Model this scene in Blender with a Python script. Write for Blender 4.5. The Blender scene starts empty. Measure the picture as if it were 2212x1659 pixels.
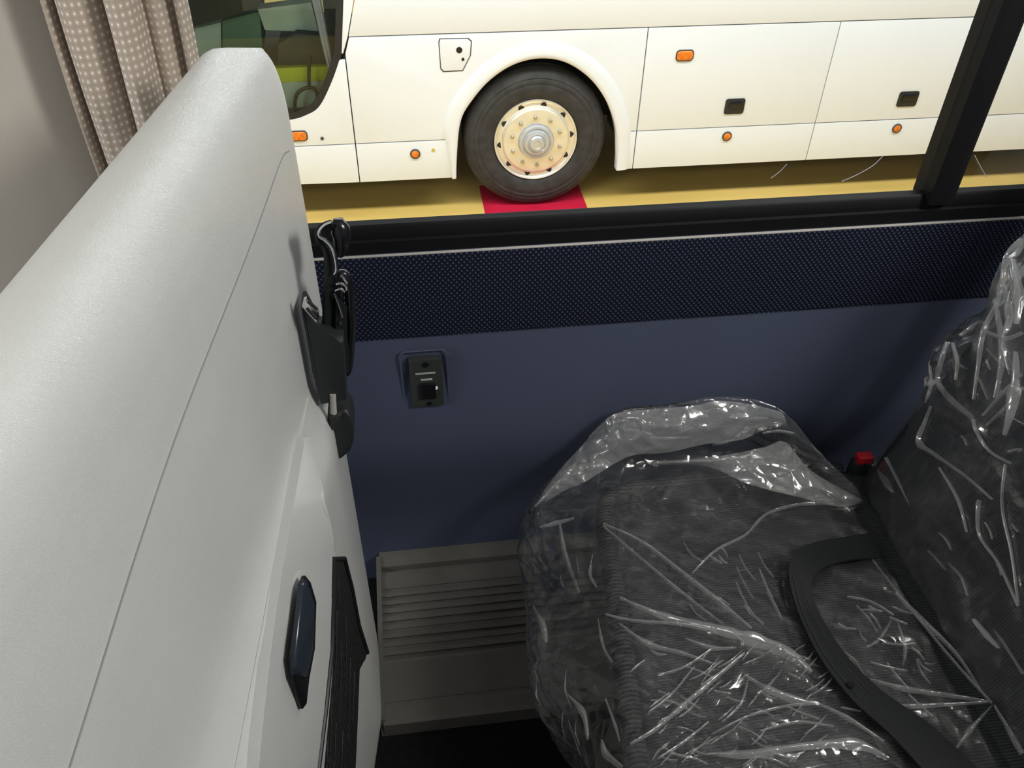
import bpy, bmesh, math, random
import numpy as np
from mathutils import Vector, Matrix, noise

scene = bpy.context.scene
COL = scene.collection
random.seed(4)

# ------------------------------------------------------------------ camera
W, H = 2212, 1659
F = 1808.36                      # focal length in pixels of the 2212-wide frame
PITCH, ROLL, YAW = 0.710593, 0.0148458, 0.1395115
CAM = np.array([0.0, 0.0, 1.9])  # interior floor is z = 0, garage floor z = -1.2
_cp, _sp = math.cos(PITCH), math.sin(PITCH)
FW = np.array([math.sin(YAW)*_cp, math.cos(YAW)*_cp, -_sp])
_r = np.array([math.cos(YAW), -math.sin(YAW), 0.0])
_u = np.cross(_r, FW)
RT = math.cos(ROLL)*_r + math.sin(ROLL)*_u
UP = -math.sin(ROLL)*_r + math.cos(ROLL)*_u
cam_data = bpy.data.cameras.new('camera')
cam = bpy.data.objects.new('camera', cam_data)
COL.objects.link(cam)
cam_data.sensor_width = 36.0
cam_data.lens = F/W*36.0
cam_data.clip_start = 0.02
cam.matrix_world = Matrix(((RT[0], UP[0], -FW[0], CAM[0]), (RT[1], UP[1], -FW[1], CAM[1]),
                           (RT[2], UP[2], -FW[2], CAM[2]), (0, 0, 0, 1)))
scene.camera = cam

# ------------------------------------------------------------------ world, lights, exposure
scene.view_settings.view_transform = 'Standard'
scene.view_settings.look = 'None'
scene.view_settings.gamma = 1.0
scene.view_settings.use_curve_mapping = False
scene.view_settings.exposure = 0.0
scene.cycles.max_bounces = 7
scene.cycles.diffuse_bounces = 3
scene.cycles.glossy_bounces = 3
scene.cycles.transparent_max_bounces = 12
world = bpy.data.worlds.new('world'); scene.world = world
world.use_nodes = True
bg = world.node_tree.nodes['Background']
bg.inputs[0].default_value = (0.92, 0.97, 1.0, 1)
bg.inputs[1].default_value = 0.16

def area(name, loc, target, sx, sy, energy, color):
    l = bpy.data.lights.new(name, 'AREA'); l.shape = 'RECTANGLE'; l.size = sx; l.size_y = sy
    l.energy = energy; l.color = color
    o = bpy.data.objects.new(name, l); COL.objects.link(o)
    o.location = loc
    d = (Vector(target)-Vector(loc)).normalized()
    z = -d; x = Vector((1, 0, 0)); y = z.cross(x).normalized(); x = y.cross(z)
    o.matrix_world = Matrix(((x.x, y.x, z.x, loc[0]), (x.y, y.y, z.y, loc[1]), (x.z, y.z, z.z, loc[2]), (0, 0, 0, 1)))
    return o
area('garage_lamp', (1.5, 3.3, 4.4), (1.5, 5.6, -0.6), 14.0, 0.8, 680, (0.93, 0.96, 1.0))
area('garage_lamp', (1.0, 9.6, 4.8), (0.5, 5.0, 1.0), 14.0, 1.2, 600, (0.95, 0.98, 1.0))
area('coach_ceiling_lamp', (-1.15, -0.2, 2.6), (-0.6, 1.2, 1.5), 0.8, 0.4, 17, (1.0, 0.97, 0.92))  # added unseen light, aimed to brighten the pillar and curtain
area('coach_ceiling_lamp', (1.6, 0.0, 2.6), (-0.1, 0.6, 1.2), 0.9, 0.5, 54, (1.0, 0.98, 0.95))

area('windscreen_daylight', (-4.2, 0.2, 2.0), (1.1, 0.9, 1.1), 1.6, 1.1, 90, (0.92, 0.96, 1.0))  # unseen fill light added from the front to brighten the upper backrest film

# ------------------------------------------------------------------ geometry helpers
def ray(px, py):
    return (px-W/2)/F*RT - (py-H/2)/F*UP + FW
def V3(a): return Vector((float(a[0]), float(a[1]), float(a[2])))
def ony(px, py, y): d = ray(px, py); return V3(CAM + d*((y-CAM[1])/d[1]))
def onz(px, py, z): d = ray(px, py); return V3(CAM + d*((z-CAM[2])/d[2]))
def onplane(px, py, p0, n):
    d = ray(px, py); p0 = np.array(p0); n = np.array(n)
    return V3(CAM + d*(((p0-CAM)@n)/(d@n)))

def link(name, bm, mat, parent=None, smooth=40, mats=None):
    me = bpy.data.meshes.new(name)
    bmesh.ops.recalc_face_normals(bm, faces=bm.faces[:])
    bm.to_mesh(me); bm.free()
    if smooth:
        me.polygons.foreach_set('use_smooth', [True]*len(me.polygons))
        if smooth < 180: me.set_sharp_from_angle(angle=math.radians(smooth))
    for m in (mats or [mat]): me.materials.append(m)
    o = bpy.data.objects.new(name, me); COL.objects.link(o)
    if parent:
        o.parent = parent
        o.matrix_parent_inverse = Matrix.Translation(-parent.location)   # parts are modelled in world space
    return o
def empty(name, loc):
    o = bpy.data.objects.new(name, None); COL.objects.link(o); o.location = loc
    o.empty_display_size = 0.1
    return o
def tag(o, label=None, cat=None, group=None, kind=None):
    if label: o['label'] = label
    if cat: o['category'] = cat
    if group: o['group'] = group
    if kind: o['kind'] = kind
    return o

def bm_box(bm, lo, hi, bev=0.0, seg=2):
    r = bmesh.ops.create_cube(bm, size=1.0)
    vs = r['verts']
    for v in vs:
        for i in range(3): v.co[i] = lo[i] if v.co[i] < 0 else hi[i]
    if bev:
        es = list({e for v in vs for e in v.link_edges})
        bmesh.ops.bevel(bm, geom=es, offset=bev, segments=seg, profile=0.6, affect='EDGES')
    return bm
def box(lo, hi, bev=0.0, seg=2):
    bm = bmesh.new(); bm_box(bm, lo, hi, bev, seg); return bm
def tube(pts, rad, n=10, closed=False, bm=None, cap=True, flat=1.0):
    bm = bm or bmesh.new()
    pts = [Vector(p) for p in pts]; N = len(pts)
    rads = rad if hasattr(rad, '__len__') else [rad]*N
    rings = []; prev = None
    for i, p in enumerate(pts):
        if closed: t = pts[(i+1) % N]-pts[i-1]
        else: t = pts[min(i+1, N-1)]-pts[max(i-1, 0)]
        t.normalize()
        if prev is None:
            a = Vector((0, 0, 1)) if abs(t.z) < 0.9 else Vector((1, 0, 0))
            nrm = t.cross(a).normalized()
        else: nrm = (prev - t*prev.dot(t)).normalized()
        prev = nrm; bn = t.cross(nrm)
        rings.append([bm.verts.new(p + (nrm*math.cos(2*math.pi*k/n)+bn*math.sin(2*math.pi*k/n)*flat)*rads[i]) for k in range(n)])
    M = N if closed else N-1
    for i in range(M):
        a, b = rings[i], rings[(i+1) % N]
        for k in range(n): bm.faces.new((a[k], a[(k+1) % n], b[(k+1) % n], b[k]))
    if cap and not closed:
        bm.faces.new(rings[0]); bm.faces.new(rings[-1][::-1])
    return bm
def spline(pts, m=8, closed=False):
    P = [np.array(p, float) for p in pts]; out = []; n = len(P)
    rng = n if closed else n-1
    for i in range(rng):
        if closed: p0, p1, p2, p3 = P[i-1], P[i], P[(i+1) % n], P[(i+2) % n]
        else: p0, p1, p2, p3 = P[max(i-1, 0)], P[i], P[i+1], P[min(i+2, n-1)]
        for k in range(m):
            t = k/m
            out.append(0.5*((2*p1)+(-p0+p2)*t+(2*p0-5*p1+4*p2-p3)*t*t+(-p0+3*p1-3*p2+p3)*t**3))
    if not closed: out.append(P[-1])
    return out
def lathe_y(profile, c, n=64, bm=None):
    """profile of (radius, y) turned round an axis along Y through c"""
    bm = bm or bmesh.new(); rings = []
    for r, y in profile:
        if r < 1e-6: rings.append([bm.verts.new((c[0], c[1]+y, c[2]))])
        else: rings.append([bm.verts.new((c[0]+r*math.cos(2*math.pi*k/n), c[1]+y, c[2]+r*math.sin(2*math.pi*k/n))) for k in range(n)])
    for a, b in zip(rings, rings[1:]):
        for k in range(n):
            if len(a) == 1: bm.faces.new((a[0], b[k], b[(k+1) % n]))
            elif len(b) == 1: bm.faces.new((a[k], a[(k+1) % n], b[0]))
            else: bm.faces.new((a[k], a[(k+1) % n], b[(k+1) % n], b[k]))
    return bm
def prism(poly, f0, f1, bev=0.0, seg=2, bm=None):
    """closed outline (list of 2D points) swept from mapping f0 to mapping f1"""
    bm = bm or bmesh.new()
    a = [bm.verts.new(f0(*p)) for p in poly]; b = [bm.verts.new(f1(*p)) for p in poly]
    fa = bm.faces.new(a); fb = bm.faces.new(b[::-1]); n = len(poly)
    side = [bm.faces.new((a[i], b[i], b[(i+1) % n], a[(i+1) % n])) for i in range(n)]
    if bev:
        bmesh.ops.bevel(bm, geom=list(fa.edges), offset=bev, segments=seg, profile=0.6, affect='EDGES')
    big = [f for f in bm.faces if len(f.verts) > 4]
    if big: bmesh.ops.triangulate(bm, faces=big)
    return bm
def xz(y): return lambda x, z: (x, y, z)
def rrect(x0, x1, z0, z1, r, n=4, shear=0.0):
    out = []
    for cx, cz, a0 in ((x1-r, z1-r, 0), (x0+r, z1-r, 90), (x0+r, z0+r, 180), (x1-r, z0+r, 270)):
        for k in range(n+1):
            a = math.radians(a0+90*k/n)
            out.append((cx+r*math.cos(a), cz+r*math.sin(a)))
    return out
def grid_bm(P, bm=None, uv=None):
    """P[i][j] -> quad sheet"""
    bm = bm or bmesh.new()
    vs = [[bm.verts.new(p) for p in row] for row in P]
    lay = bm.loops.layers.uv.new('uv') if uv is not None else None
    for i in range(len(P)-1):
        for j in range(len(P[0])-1):
            f = bm.faces.new((vs[i][j], vs[i+1][j], vs[i+1][j+1], vs[i][j+1]))
            if lay:
                for l, (a, b) in zip(f.loops, ((i, j), (i+1, j), (i+1, j+1), (i, j+1))): l[lay].uv = uv[a][b]
    return bm

# ------------------------------------------------------------------ materials
class NT:
    def __init__(s, name):
        s.m = bpy.data.materials.new(name); s.m.use_nodes = True
        s.t = s.m.node_tree; s.b = s.t.nodes['Principled BSDF']
    def n(s, kind, **kw):
        x = s.t.nodes.new(kind)
        for k, v in kw.items():
            if k in x.inputs.keys(): x.inputs[k].default_value = v
            else: setattr(x, k, v)
        return x
    def l(s, a, b): s.t.links.new(a, b)
    def coord(s, which='Object', scale=(1, 1, 1), rot=(0, 0, 0)):
        c = s.n('ShaderNodeTexCoord'); mp = s.n('ShaderNodeMapping')
        mp.inputs['Scale'].default_value = scale; mp.inputs['Rotation'].default_value = rot
        s.l(c.outputs[which], mp.inputs['Vector']); return mp.outputs[0]
    def math(s, op, a, b=None):
        x = s.n('ShaderNodeMath', operation=op)
        for i, v in enumerate((a, b)):
            if v is None: continue
            if isinstance(v, (int, float)): x.inputs[i].default_value = v
            else: s.l(v, x.inputs[i])
        return x.outputs[0]
    def ramp(s, fac, stops):
        r = s.n('ShaderNodeValToRGB'); e = r.color_ramp.elements
        while len(e) < len(stops): e.new(0.5)
        for k, (p, c) in zip(e, stops): k.position = p; k.color = (*c, 1)
        s.l(fac, r.inputs[0]); return r.outputs[0]
    def bump(s, h, strength=0.3, dist=0.002):
        b = s.n('ShaderNodeBump'); b.inputs['Strength'].default_value = strength; b.inputs['Distance'].default_value = dist
        s.l(h, b.inputs['Height']); s.l(b.outputs[0], s.b.inputs['Normal']); return b
def mat(name, color, rough=0.5, metal=0.0, spec=0.5, noise_scale=0, noise_amt=0.08, bump=0, bump_scale=200, coat=0, dist=0.001):
    t = NT(name); b = t.b
    b.inputs['Base Color'].default_value = (*color, 1); b.inputs['Roughness'].default_value = rough
    b.inputs['Metallic'].default_value = metal; b.inputs['Specular IOR Level'].default_value = spec
    b.inputs['Coat Weight'].default_value = coat
    sc = noise_scale or 6
    nz = t.n('ShaderNodeTexNoise', Scale=sc, Detail=4.0); t.l(t.coord(), nz.inputs['Vector'])
    lo = tuple(c*(1-noise_amt) for c in color); hi = tuple(min(1, c*(1+noise_amt)) for c in color)
    t.l(t.ramp(nz.outputs[0], [(0.3, lo), (0.7, hi)]), b.inputs['Base Color'])
    if bump:
        n2 = t.n('ShaderNodeTexNoise', Scale=bump_scale, Detail=3.0); t.l(t.coord(), n2.inputs['Vector'])
        t.bump(n2.outputs[0], bump, dist)
    return t.m

M = {}
M['bus_white'] = mat('bus_white_paint', (0.80, 0.825, 0.845), 0.28, coat=0.25, noise_scale=1.2, noise_amt=0.02)
M['black_gap'] = mat('dark_gap', (0.02, 0.02, 0.018), 0.8)
M['rubber'] = mat('black_rubber', (0.012, 0.012, 0.013), 0.45, noise_scale=30, noise_amt=0.3)
M['black_gloss'] = mat('black_gloss_plastic', (0.008, 0.008, 0.01), 0.22)
M['black_plastic'] = mat('black_plastic', (0.014, 0.016, 0.017), 0.5, bump=0.15, bump_scale=600)
M['frame_black'] = mat('window_frame_black', (0.003, 0.003, 0.004), 0.55, spec=0.25)
M['tyre'] = mat('tyre_rubber', (0.032, 0.031, 0.03), 0.75, noise_scale=14, noise_amt=0.35, bump=0.2, bump_scale=60)
M['chrome'] = mat('chrome', (0.85, 0.85, 0.86), 0.12, metal=1, noise_amt=0.02)
M['steel'] = mat('polished_alloy', (0.84, 0.81, 0.72), 0.34, metal=0.55, noise_scale=12, noise_amt=0.06)
M['amber'] = mat('amber_lens', (0.80, 0.20, 0.015), 0.25, noise_scale=40, noise_amt=0.25)
M['red'] = mat('red_button', (0.36, 0.010, 0.02), 0.35)
M['white_led'] = mat('white_indicator', (0.9, 0.9, 0.9), 0.3, noise_amt=0.01)
M['grey_print'] = mat('grey_print', (0.35, 0.35, 0.33), 0.6)
M['floor_black'] = mat('interior_floor_vinyl', (0.006, 0.006, 0.006), 0.85, spec=0.2, noise_scale=60, noise_amt=0.4)
M['beige_metal'] = mat('heater_cover_grey', (0.112, 0.104, 0.090), 0.36, noise_scale=25, noise_amt=0.06)
M['navy_panel'] = mat('slate_blue_panel', (0.056, 0.067, 0.106), 0.62, spec=0.3, noise_scale=3, noise_amt=0.05, bump=0.08, bump_scale=500)
M['pillar'] = mat('warm_grey_pillar_trim', (0.42, 0.385, 0.34), 0.6, noise_scale=2, noise_amt=0.05)
M['ceiling'] = mat('coach_ceiling', (0.6, 0.6, 0.58), 0.7)
M['trim_light'] = mat('pale_edge_strip', (0.42, 0.40, 0.37), 0.45)
M['dash'] = mat('dashboard_dark', (0.06, 0.062, 0.056), 0.6)
M['seat_green'] = mat('driver_seat_green', (0.13, 0.22, 0.155), 0.8)
M['vest_yellow'] = mat('yellow_cloth', (0.58, 0.62, 0.05), 0.8)
M['white_cloth'] = mat('white_cloth', (0.62, 0.58, 0.68), 0.9)
M['pale_panel'] = mat('pale_cabin_panel', (0.52, 0.58, 0.53), 0.7)
M['garage_wall'] = mat('garage_wall_paint', (0.6, 0.62, 0.58), 0.8)
M['nut'] = mat('wheel_nut_steel', (0.55, 0.52, 0.45), 0.35, metal=1)
M['webbing'] = mat('belt_webbing', (0.007, 0.009, 0.009), 0.55, spec=0.3)

def leather():
    t = NT('grey_grained_leather'); b = t.b
    b.inputs['Roughness'].default_value = 0.30; b.inputs['Specular IOR Level'].default_value = 0.65
    co = t.coord()
    nz = t.n('ShaderNodeTexNoise', Scale=9.0, Detail=3.0); t.l(co, nz.inputs['Vector'])
    t.l(t.ramp(nz.outputs[0], [(0.3, (0.485, 0.492, 0.475)), (0.7, (0.51, 0.517, 0.50))]), b.inputs['Base Color'])
    v = t.n('ShaderNodeTexVoronoi', Scale=520.0, feature='DISTANCE_TO_EDGE'); t.l(co, v.inputs['Vector'])
    n2 = t.n('ShaderNodeTexNoise', Scale=220.0, Detail=4.0); t.l(co, n2.inputs['Vector'])
    h = t.math('ADD', t.math('MULTIPLY', t.math('MINIMUM', v.outputs['Distance'], 0.25), 1.6), t.math('MULTIPLY', n2.outputs[0], 0.8))
    t.bump(h, 0.30, 0.0012)
    return t.m
M['leather'] = leather()
def woven_band():
    t = NT('navy_dotted_moquette'); b = t.b
    b.inputs['Roughness'].default_value = 0.8; b.inputs['Specular IOR Level'].default_value = 0.25
    co = t.n('ShaderNodeTexCoord'); sp = t.n('ShaderNodeSeparateXYZ'); t.l(co.outputs['Object'], sp.inputs[0])
    u = t.math('MULTIPLY', sp.outputs[0], math.pi/0.0105); v = t.math('MULTIPLY', sp.outputs[2], math.pi/0.0125)
    s = t.math('MULTIPLY', t.math('SINE', t.math('ADD', u, v)), t.math('SINE', t.math('SUBTRACT', u, v)))
    a = t.math('ABSOLUTE', s)
    col = t.ramp(a, [(0.0, (0.001, 0.0015, 0.006)), (0.55, (0.003, 0.005, 0.022)), (0.8, (0.014, 0.023, 0.054)), (1.0, (0.075, 0.105, 0.17))])
    t.l(col, b.inputs['Base Color']); t.bump(a, 0.8, 0.003)
    return t.m
M['woven'] = woven_band()
def curtain_mat():
    t = NT('beige_dotted_curtain'); b = t.b
    b.inputs['Roughness'].default_value = 0.9; b.inputs['Specular IOR Level'].default_value = 0.15
    co = t.n('ShaderNodeTexCoord'); sp = t.n('ShaderNodeSeparateXYZ'); t.l(co.outputs['UV'], sp.inputs[0])
    k = math.pi/0.0115
    u = t.math('MULTIPLY', sp.outputs[0], k); v = t.math('MULTIPLY', sp.outputs[1], k)
    d = t.math('MULTIPLY', t.math('ABSOLUTE', t.math('SINE', u)), t.math('ABSOLUTE', t.math('SINE', v)))
    nz = t.n('ShaderNodeTexNoise', Scale=420.0, Detail=2.0); t.l(co.outputs['UV'], nz.inputs['Vector'])
    d2 = t.math('ADD', d, t.math('MULTIPLY', t.math('SUBTRACT', nz.outputs[0], 0.5), 0.35))
    t.l(t.ramp(d2, [(0.1, (0.36, 0.30, 0.245)), (0.68, (0.43, 0.365, 0.30)), (0.9, (0.55, 0.48, 0.41)), (1.08, (0.85, 0.78, 0.70))]), b.inputs['Base Color'])
    t.bump(nz.outputs[0], 0.35, 0.001)
    return t.m
M['curtain'] = curtain_mat()
def garage_floor():
    t = NT('ochre_garage_floor'); b = t.b
    b.inputs['Roughness'].default_value = 0.42; b.inputs['Specular IOR Level'].default_value = 0.35
    nz = t.n('ShaderNodeTexNoise', Scale=2.2, Detail=6.0); t.l(t.coord(scale=(0.4, 1.6, 1)), nz.inputs['Vector'])
    t.l(t.ramp(nz.outputs[0], [(0.3, (0.64, 0.43, 0.11)), (0.55, (0.74, 0.51, 0.145)), (0.75, (0.79, 0.56, 0.18))]), b.inputs['Base Color'])
    return t.m
M['garage_floor'] = garage_floor()
M['red_paint'] = mat('red_floor_paint', (0.58, 0.012, 0.045), 0.45, noise_scale=9, noise_amt=0.12)
def ribbed(name, c0, c1, period, axis=1, strength=0.7):
    t = NT(name); b = t.b
    b.inputs['Roughness'].default_value = 0.75; b.inputs['Specular IOR Level'].default_value = 0.3
    co = t.n('ShaderNodeTexCoord'); sp = t.n('ShaderNodeSeparateXYZ'); t.l(co.outputs['Object'], sp.inputs[0])
    nz = t.n('ShaderNodeTexNoise', Scale=60.0, Detail=3.0); t.l(co.outputs['Object'], nz.inputs['Vector'])
    w = t.math('ADD', t.math('MULTIPLY', sp.outputs[axis], 2*math.pi/period), t.math('MULTIPLY', nz.outputs[0], 2.5))
    s = t.math('ADD', t.math('MULTIPLY', t.math('SINE', w), 0.5), 0.5)
    s2 = t.math('MULTIPLY', s, t.math('ADD', nz.outputs[0], 0.3))
    t.l(t.ramp(s2, [(0.0, c0), (0.9, c1)]), b.inputs['Base Color']); t.bump(s, strength, 0.0015)
    return t.m
M['seat_cloth'] = ribbed('charcoal_ribbed_moquette', (0.009, 0.011, 0.012), (0.032, 0.036, 0.038), 0.0055)
M['seat_edge'] = ribbed('ribbed_seat_edge', (0.004, 0.005, 0.006), (0.036, 0.040, 0.042), 0.0085, strength=1.0)
M['net'] = ribbed('black_elastic_net', (0.002, 0.002, 0.002), (0.020, 0.020, 0.020), 0.010)
def glass_mat(name, tint, gloss=0.05, rough=0.0):
    t = NT(name); t.t.nodes.remove(t.b); out = t.t.nodes['Material Output']
    tr = t.n('ShaderNodeBsdfTransparent'); tr.inputs[0].default_value = (*tint, 1)
    gl = t.n('ShaderNodeBsdfGlossy', Roughness=rough)
    fr = t.n('ShaderNodeFresnel', IOR=1.35); mx = t.n('ShaderNodeMixShader')
    t.l(t.math('ADD', fr.outputs[0], gloss-0.02), mx.inputs[0])
    t.l(tr.outputs[0], mx.inputs[1]); t.l(gl.outputs[0], mx.inputs[2]); t.l(mx.outputs[0], out.inputs[0])
    return t.m
M['window_glass'] = glass_mat('window_glass', (0.97, 0.98, 0.97), 0.0)
M['bus_glass'] = glass_mat('tinted_bus_glass', (0.90, 0.95, 0.91), 0.02)
def film_mat(name, haze, bumpk=0.5, scale=26.0, tint=0.97, rots=((0, 0, 0.67), (0, 0, -0.6)), gloss=0.05):
    t = NT(name); t.t.nodes.remove(t.b); out = t.t.nodes['Material Output']
    co = t.n('ShaderNodeTexCoord')
    wn = t.n('ShaderNodeTexNoise', Scale=7.0, Detail=2.0); t.l(co.outputs['Object'], wn.inputs['Vector'])
    wv = t.n('ShaderNodeMixRGB'); wv.inputs[0].default_value = 0.12
    t.l(co.outputs['Object'], wv.inputs[1]); t.l(wn.outputs['Color'], wv.inputs[2])
    v1 = t.n('ShaderNodeTexVoronoi', Scale=scale, feature='DISTANCE_TO_EDGE'); t.l(wv.outputs[0], v1.inputs['Vector'])
    h = t.math('ADD', t.math('POWER', t.math('MINIMUM', v1.outputs['Distance'], 0.5), 0.6), t.math('MULTIPLY', wn.outputs[0], 0.3))
    wc = t.n('ShaderNodeMixRGB'); wc.inputs[0].default_value = 0.02
    t.l(co.outputs['Object'], wc.inputs[1]); t.l(wn.outputs['Color'], wc.inputs[2])
    bp = t.n('ShaderNodeBump'); bp.inputs['Strength'].default_value = bumpk; bp.inputs['Distance'].default_value = 0.006
    t.l(h, bp.inputs['Height'])
    tr = t.n('ShaderNodeBsdfTransparent'); tr.inputs[0].default_value = (tint, tint, tint, 1)
    gl = t.n('ShaderNodeBsdfGlossy', Roughness=0.16); gl.inputs[0].default_value = (1, 1, 1, 1)
    df = t.n('ShaderNodeBsdfDiffuse'); df.inputs[0].default_value = (0.75, 0.76, 0.76, 1)
    tl = t.n('ShaderNodeBsdfTranslucent'); tl.inputs[0].default_value = (0.75, 0.76, 0.76, 1)
    for x in (gl, df, tl): t.l(bp.outputs[0], x.inputs['Normal'])
    lw = t.n('ShaderNodeLayerWeight', Blend=0.18); t.l(bp.outputs[0], lw.inputs['Normal'])
    m0 = t.n('ShaderNodeMixShader'); m0.inputs[0].default_value = 0.45
    t.l(df.outputs[0], m0.inputs[1]); t.l(tl.outputs[0], m0.inputs[2])
    m1 = t.n('ShaderNodeMixShader')
    at = t.n('ShaderNodeAttribute', attribute_name='fold')     # doubled-up film is milkier; haze also painted in for reflections
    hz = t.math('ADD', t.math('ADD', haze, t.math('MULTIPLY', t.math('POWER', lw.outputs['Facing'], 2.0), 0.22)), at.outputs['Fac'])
    # patches of fine crinkle streaks with milkier haze
    ms = t.n('ShaderNodeMapping'); ms.inputs['Rotation'].default_value = rots[0]; t.l(wc.outputs[0], ms.inputs['Vector'])
    ms2 = t.n('ShaderNodeMapping'); ms2.inputs['Scale'].default_value = (0.16, 1.0, 1.0); t.l(ms.outputs[0], ms2.inputs['Vector'])
    fine = t.n('ShaderNodeTexNoise', Scale=95.0, Detail=3.0); t.l(ms2.outputs[0], fine.inputs['Vector'])
    pat = t.n('ShaderNodeTexNoise', Scale=8.0, Detail=2.0); t.l(ms.outputs[0], pat.inputs['Vector'])
    f1 = t.math('MAXIMUM', t.math('MULTIPLY', t.math('SUBTRACT', fine.outputs[0], 0.50), 5.0), 0.0)
    p1 = t.math('MINIMUM', t.math('MAXIMUM', t.math('MULTIPLY', t.math('SUBTRACT', pat.outputs[0], 0.46), 7.0), 0.0), 1.0)
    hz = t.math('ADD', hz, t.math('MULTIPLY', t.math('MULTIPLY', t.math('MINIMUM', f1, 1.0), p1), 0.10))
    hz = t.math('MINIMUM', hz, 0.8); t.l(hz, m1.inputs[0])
    t.l(tr.outputs[0], m1.inputs[1]); t.l(m0.outputs[0], m1.inputs[2])
    m2 = t.n('ShaderNodeMixShader'); t.l(t.math('ADD', t.math('MULTIPLY', lw.outputs['Fresnel'], 0.8), gloss), m2.inputs[0])
    t.l(m1.outputs[0], m2.inputs[1]); t.l(gl.outputs[0], m2.inputs[2]); t.l(m2.outputs[0], out.inputs[0])
    return t.m
M['film'] = film_mat('clear_plastic_film', 0.032)
M['film_fold'] = film_mat('doubled_plastic_film', 0.30, bumpk=0.35, scale=30.0, gloss=0.10)  # haze of doubled film, raised to imitate highlights along the folds
M['film_fold_stiff'] = film_mat('doubled_stiff_film', 0.42, bumpk=0.3, scale=22.0, gloss=0.14)  # whiter haze on the backrest folds, painted in place of window reflections
M['film_back'] = film_mat('clear_plastic_film_stiff', 0.05, gloss=0.08, bumpk=0.4, scale=12.0, rots=((0, 1.28, 0.0), (0.9, 1.28, 0.0)))

# ================================================================== SETTING
# garage floor with the red painted square
g = tag(link('ground', box((-8, 1.6, -1.3), (14, 14, -1.2)), M['garage_floor']), kind='structure')
rp = [onz(1040, 425, -1.2), onz(1257, 415, -1.2), onz(1272, 462, -1.2), onz(1052, 474, -1.2)]
ex = [Vector((0.553, 5.95, -1.2)), Vector((1.33, 5.95, -1.2)), Vector((1.325, 5.20, -1.2)), Vector((0.553, 5.20, -1.2))]
tag(link('red_floor_marking', prism([(v.x, v.y) for v in ex], lambda x, y: (x, y, -1.197), lambda x, y: (x, y, -1.201)), M['red_paint'], g), label='red painted square on the ochre floor under the wheel')
tag(link('wall_garage', box((-8, 12, -1.2), (14, 12.1, 5)), M['garage_wall']), kind='structure')

# coach floor and ceiling
tag(link('floor', box((-1.6, -1.0, -0.06), (2.6, 1.474, 0.0)), M['floor_black']), kind='structure')
tag(link('ceiling', box((-1.6, -1.0, 2.72), (2.6, 1.5, 2.76)), M['ceiling']), kind='structure')

# wall below the window: a slightly bulging slate panel, undercut lower down
def wall_y(z):
    zs = [0.0, 0.22, 0.50, 0.55, 0.60, 0.875, 1.07]
    ys = [1.425, 1.425, 1.345, 1.336, 1.332, 1.350, 1.352]
    return float(np.interp(z, zs, ys))
def wall_mesh():
    zs = [0.0, 0.1, 0.18, 0.3, 0.4, 0.44, 0.48, 0.51, 0.535, 0.56, 0.585, 0.61, 0.7, 0.8, 0.9, 1.0, 1.07]
    prof = [(wall_y(z), z) for z in zs]
    sm = [(sum(wall_y(z+d) for d in (-0.04, -0.02, 0, 0.02, 0.04))/5, z) for z in zs]
    P = [[(x, y, z) for y, z in sm] + [(x, 1.47, 1.07), (x, 1.47, 0.0), (x, sm[0][0], 0.0)] for x in np.linspace(-1.6, 2.6, 9)]
    return grid_bm(P)
wall = tag(link('wall_outer', wall_mesh(), M['navy_panel']), kind='structure')
link('outer_skin', box((-1.6, 1.475, -0.95), (2.6, 1.49, 1.052)), M['bus_white'], wall, smooth=0)
# woven band on top of it, with a zigzag lower edge
def band_mesh():
    n = 420; xs = np.linspace(-1.6, 2.6, n*2+1); P = []
    for i, x in enumerate(xs):
        zb = 0.872 + (0.006 if i % 2 else 0.0)
        P.append([(x, 1.352, zb), (x, 1.345, zb+0.001), (x, 1.3435, 0.885), (x, 1.3435, 1.05), (x, 1.345, 1.0625), (x, 1.352, 1.064), (x, 1.36, 1.064)])
    return grid_bm(P)
tag(link('woven_band', band_mesh(), M['woven'], wall), label='navy woven band with pale dots')
link('pale_edge_strip', tube([(-1.6, 1.3485, 1.0665), (2.6, 1.3485, 1.0665)], 0.0028, 8), M['trim_light'], wall)
# window frame, panes, divider
def ledge():
    prof = [(1.352, 1.069), (1.349, 1.072), (1.349, 1.095), (1.354, 1.098), (1.354, 1.122), (1.358, 1.127), (1.372, 1.129), (1.40, 1.10), (1.40, 1.069)]
    return grid_bm([[(x, y, z) for y, z in prof+prof[:1]] for x in (-1.6, 0.5, 2.6)])
tag(link('trim_1', ledge(), M['frame_black']), kind='structure')
bar = prism([(0.997, 1.34), (1.006, 1.333), (1.040, 1.333), (1.049, 1.34), (1.049, 1.40), (0.997, 1.40)], lambda x, y: (x, y, 1.115), lambda x, y: (x, y, 2.72))
tag(link('trim_2', bar, M['frame_black']), kind='structure')
for i, (x0, x1) in enumerate(((-1.55, 1.0), (1.046, 2.6))):
    w = tag(link('window_%d' % (i+1), box((x0, 1.366, 1.12), (x1, 1.371, 2.72)), M['window_glass']), kind='structure')
    if i == 0:
        win1 = w
    else: win2 = w
def scratch(pts, r, parent):
    link('scratch', tube(spline([ony(*p, 1.3655) for p in pts], 6), r, 5), M['white_cloth'], parent)
scratch([(1818, 392), (1850, 378), (1885, 358), (1908, 336)], 0.0006, win1)
scratch([(1665, 385), (1685, 370), (1700, 354)], 0.0005, win1)
scratch([(2105, 335), (2118, 360), (2132, 384)], 0.0006, win2)

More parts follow.
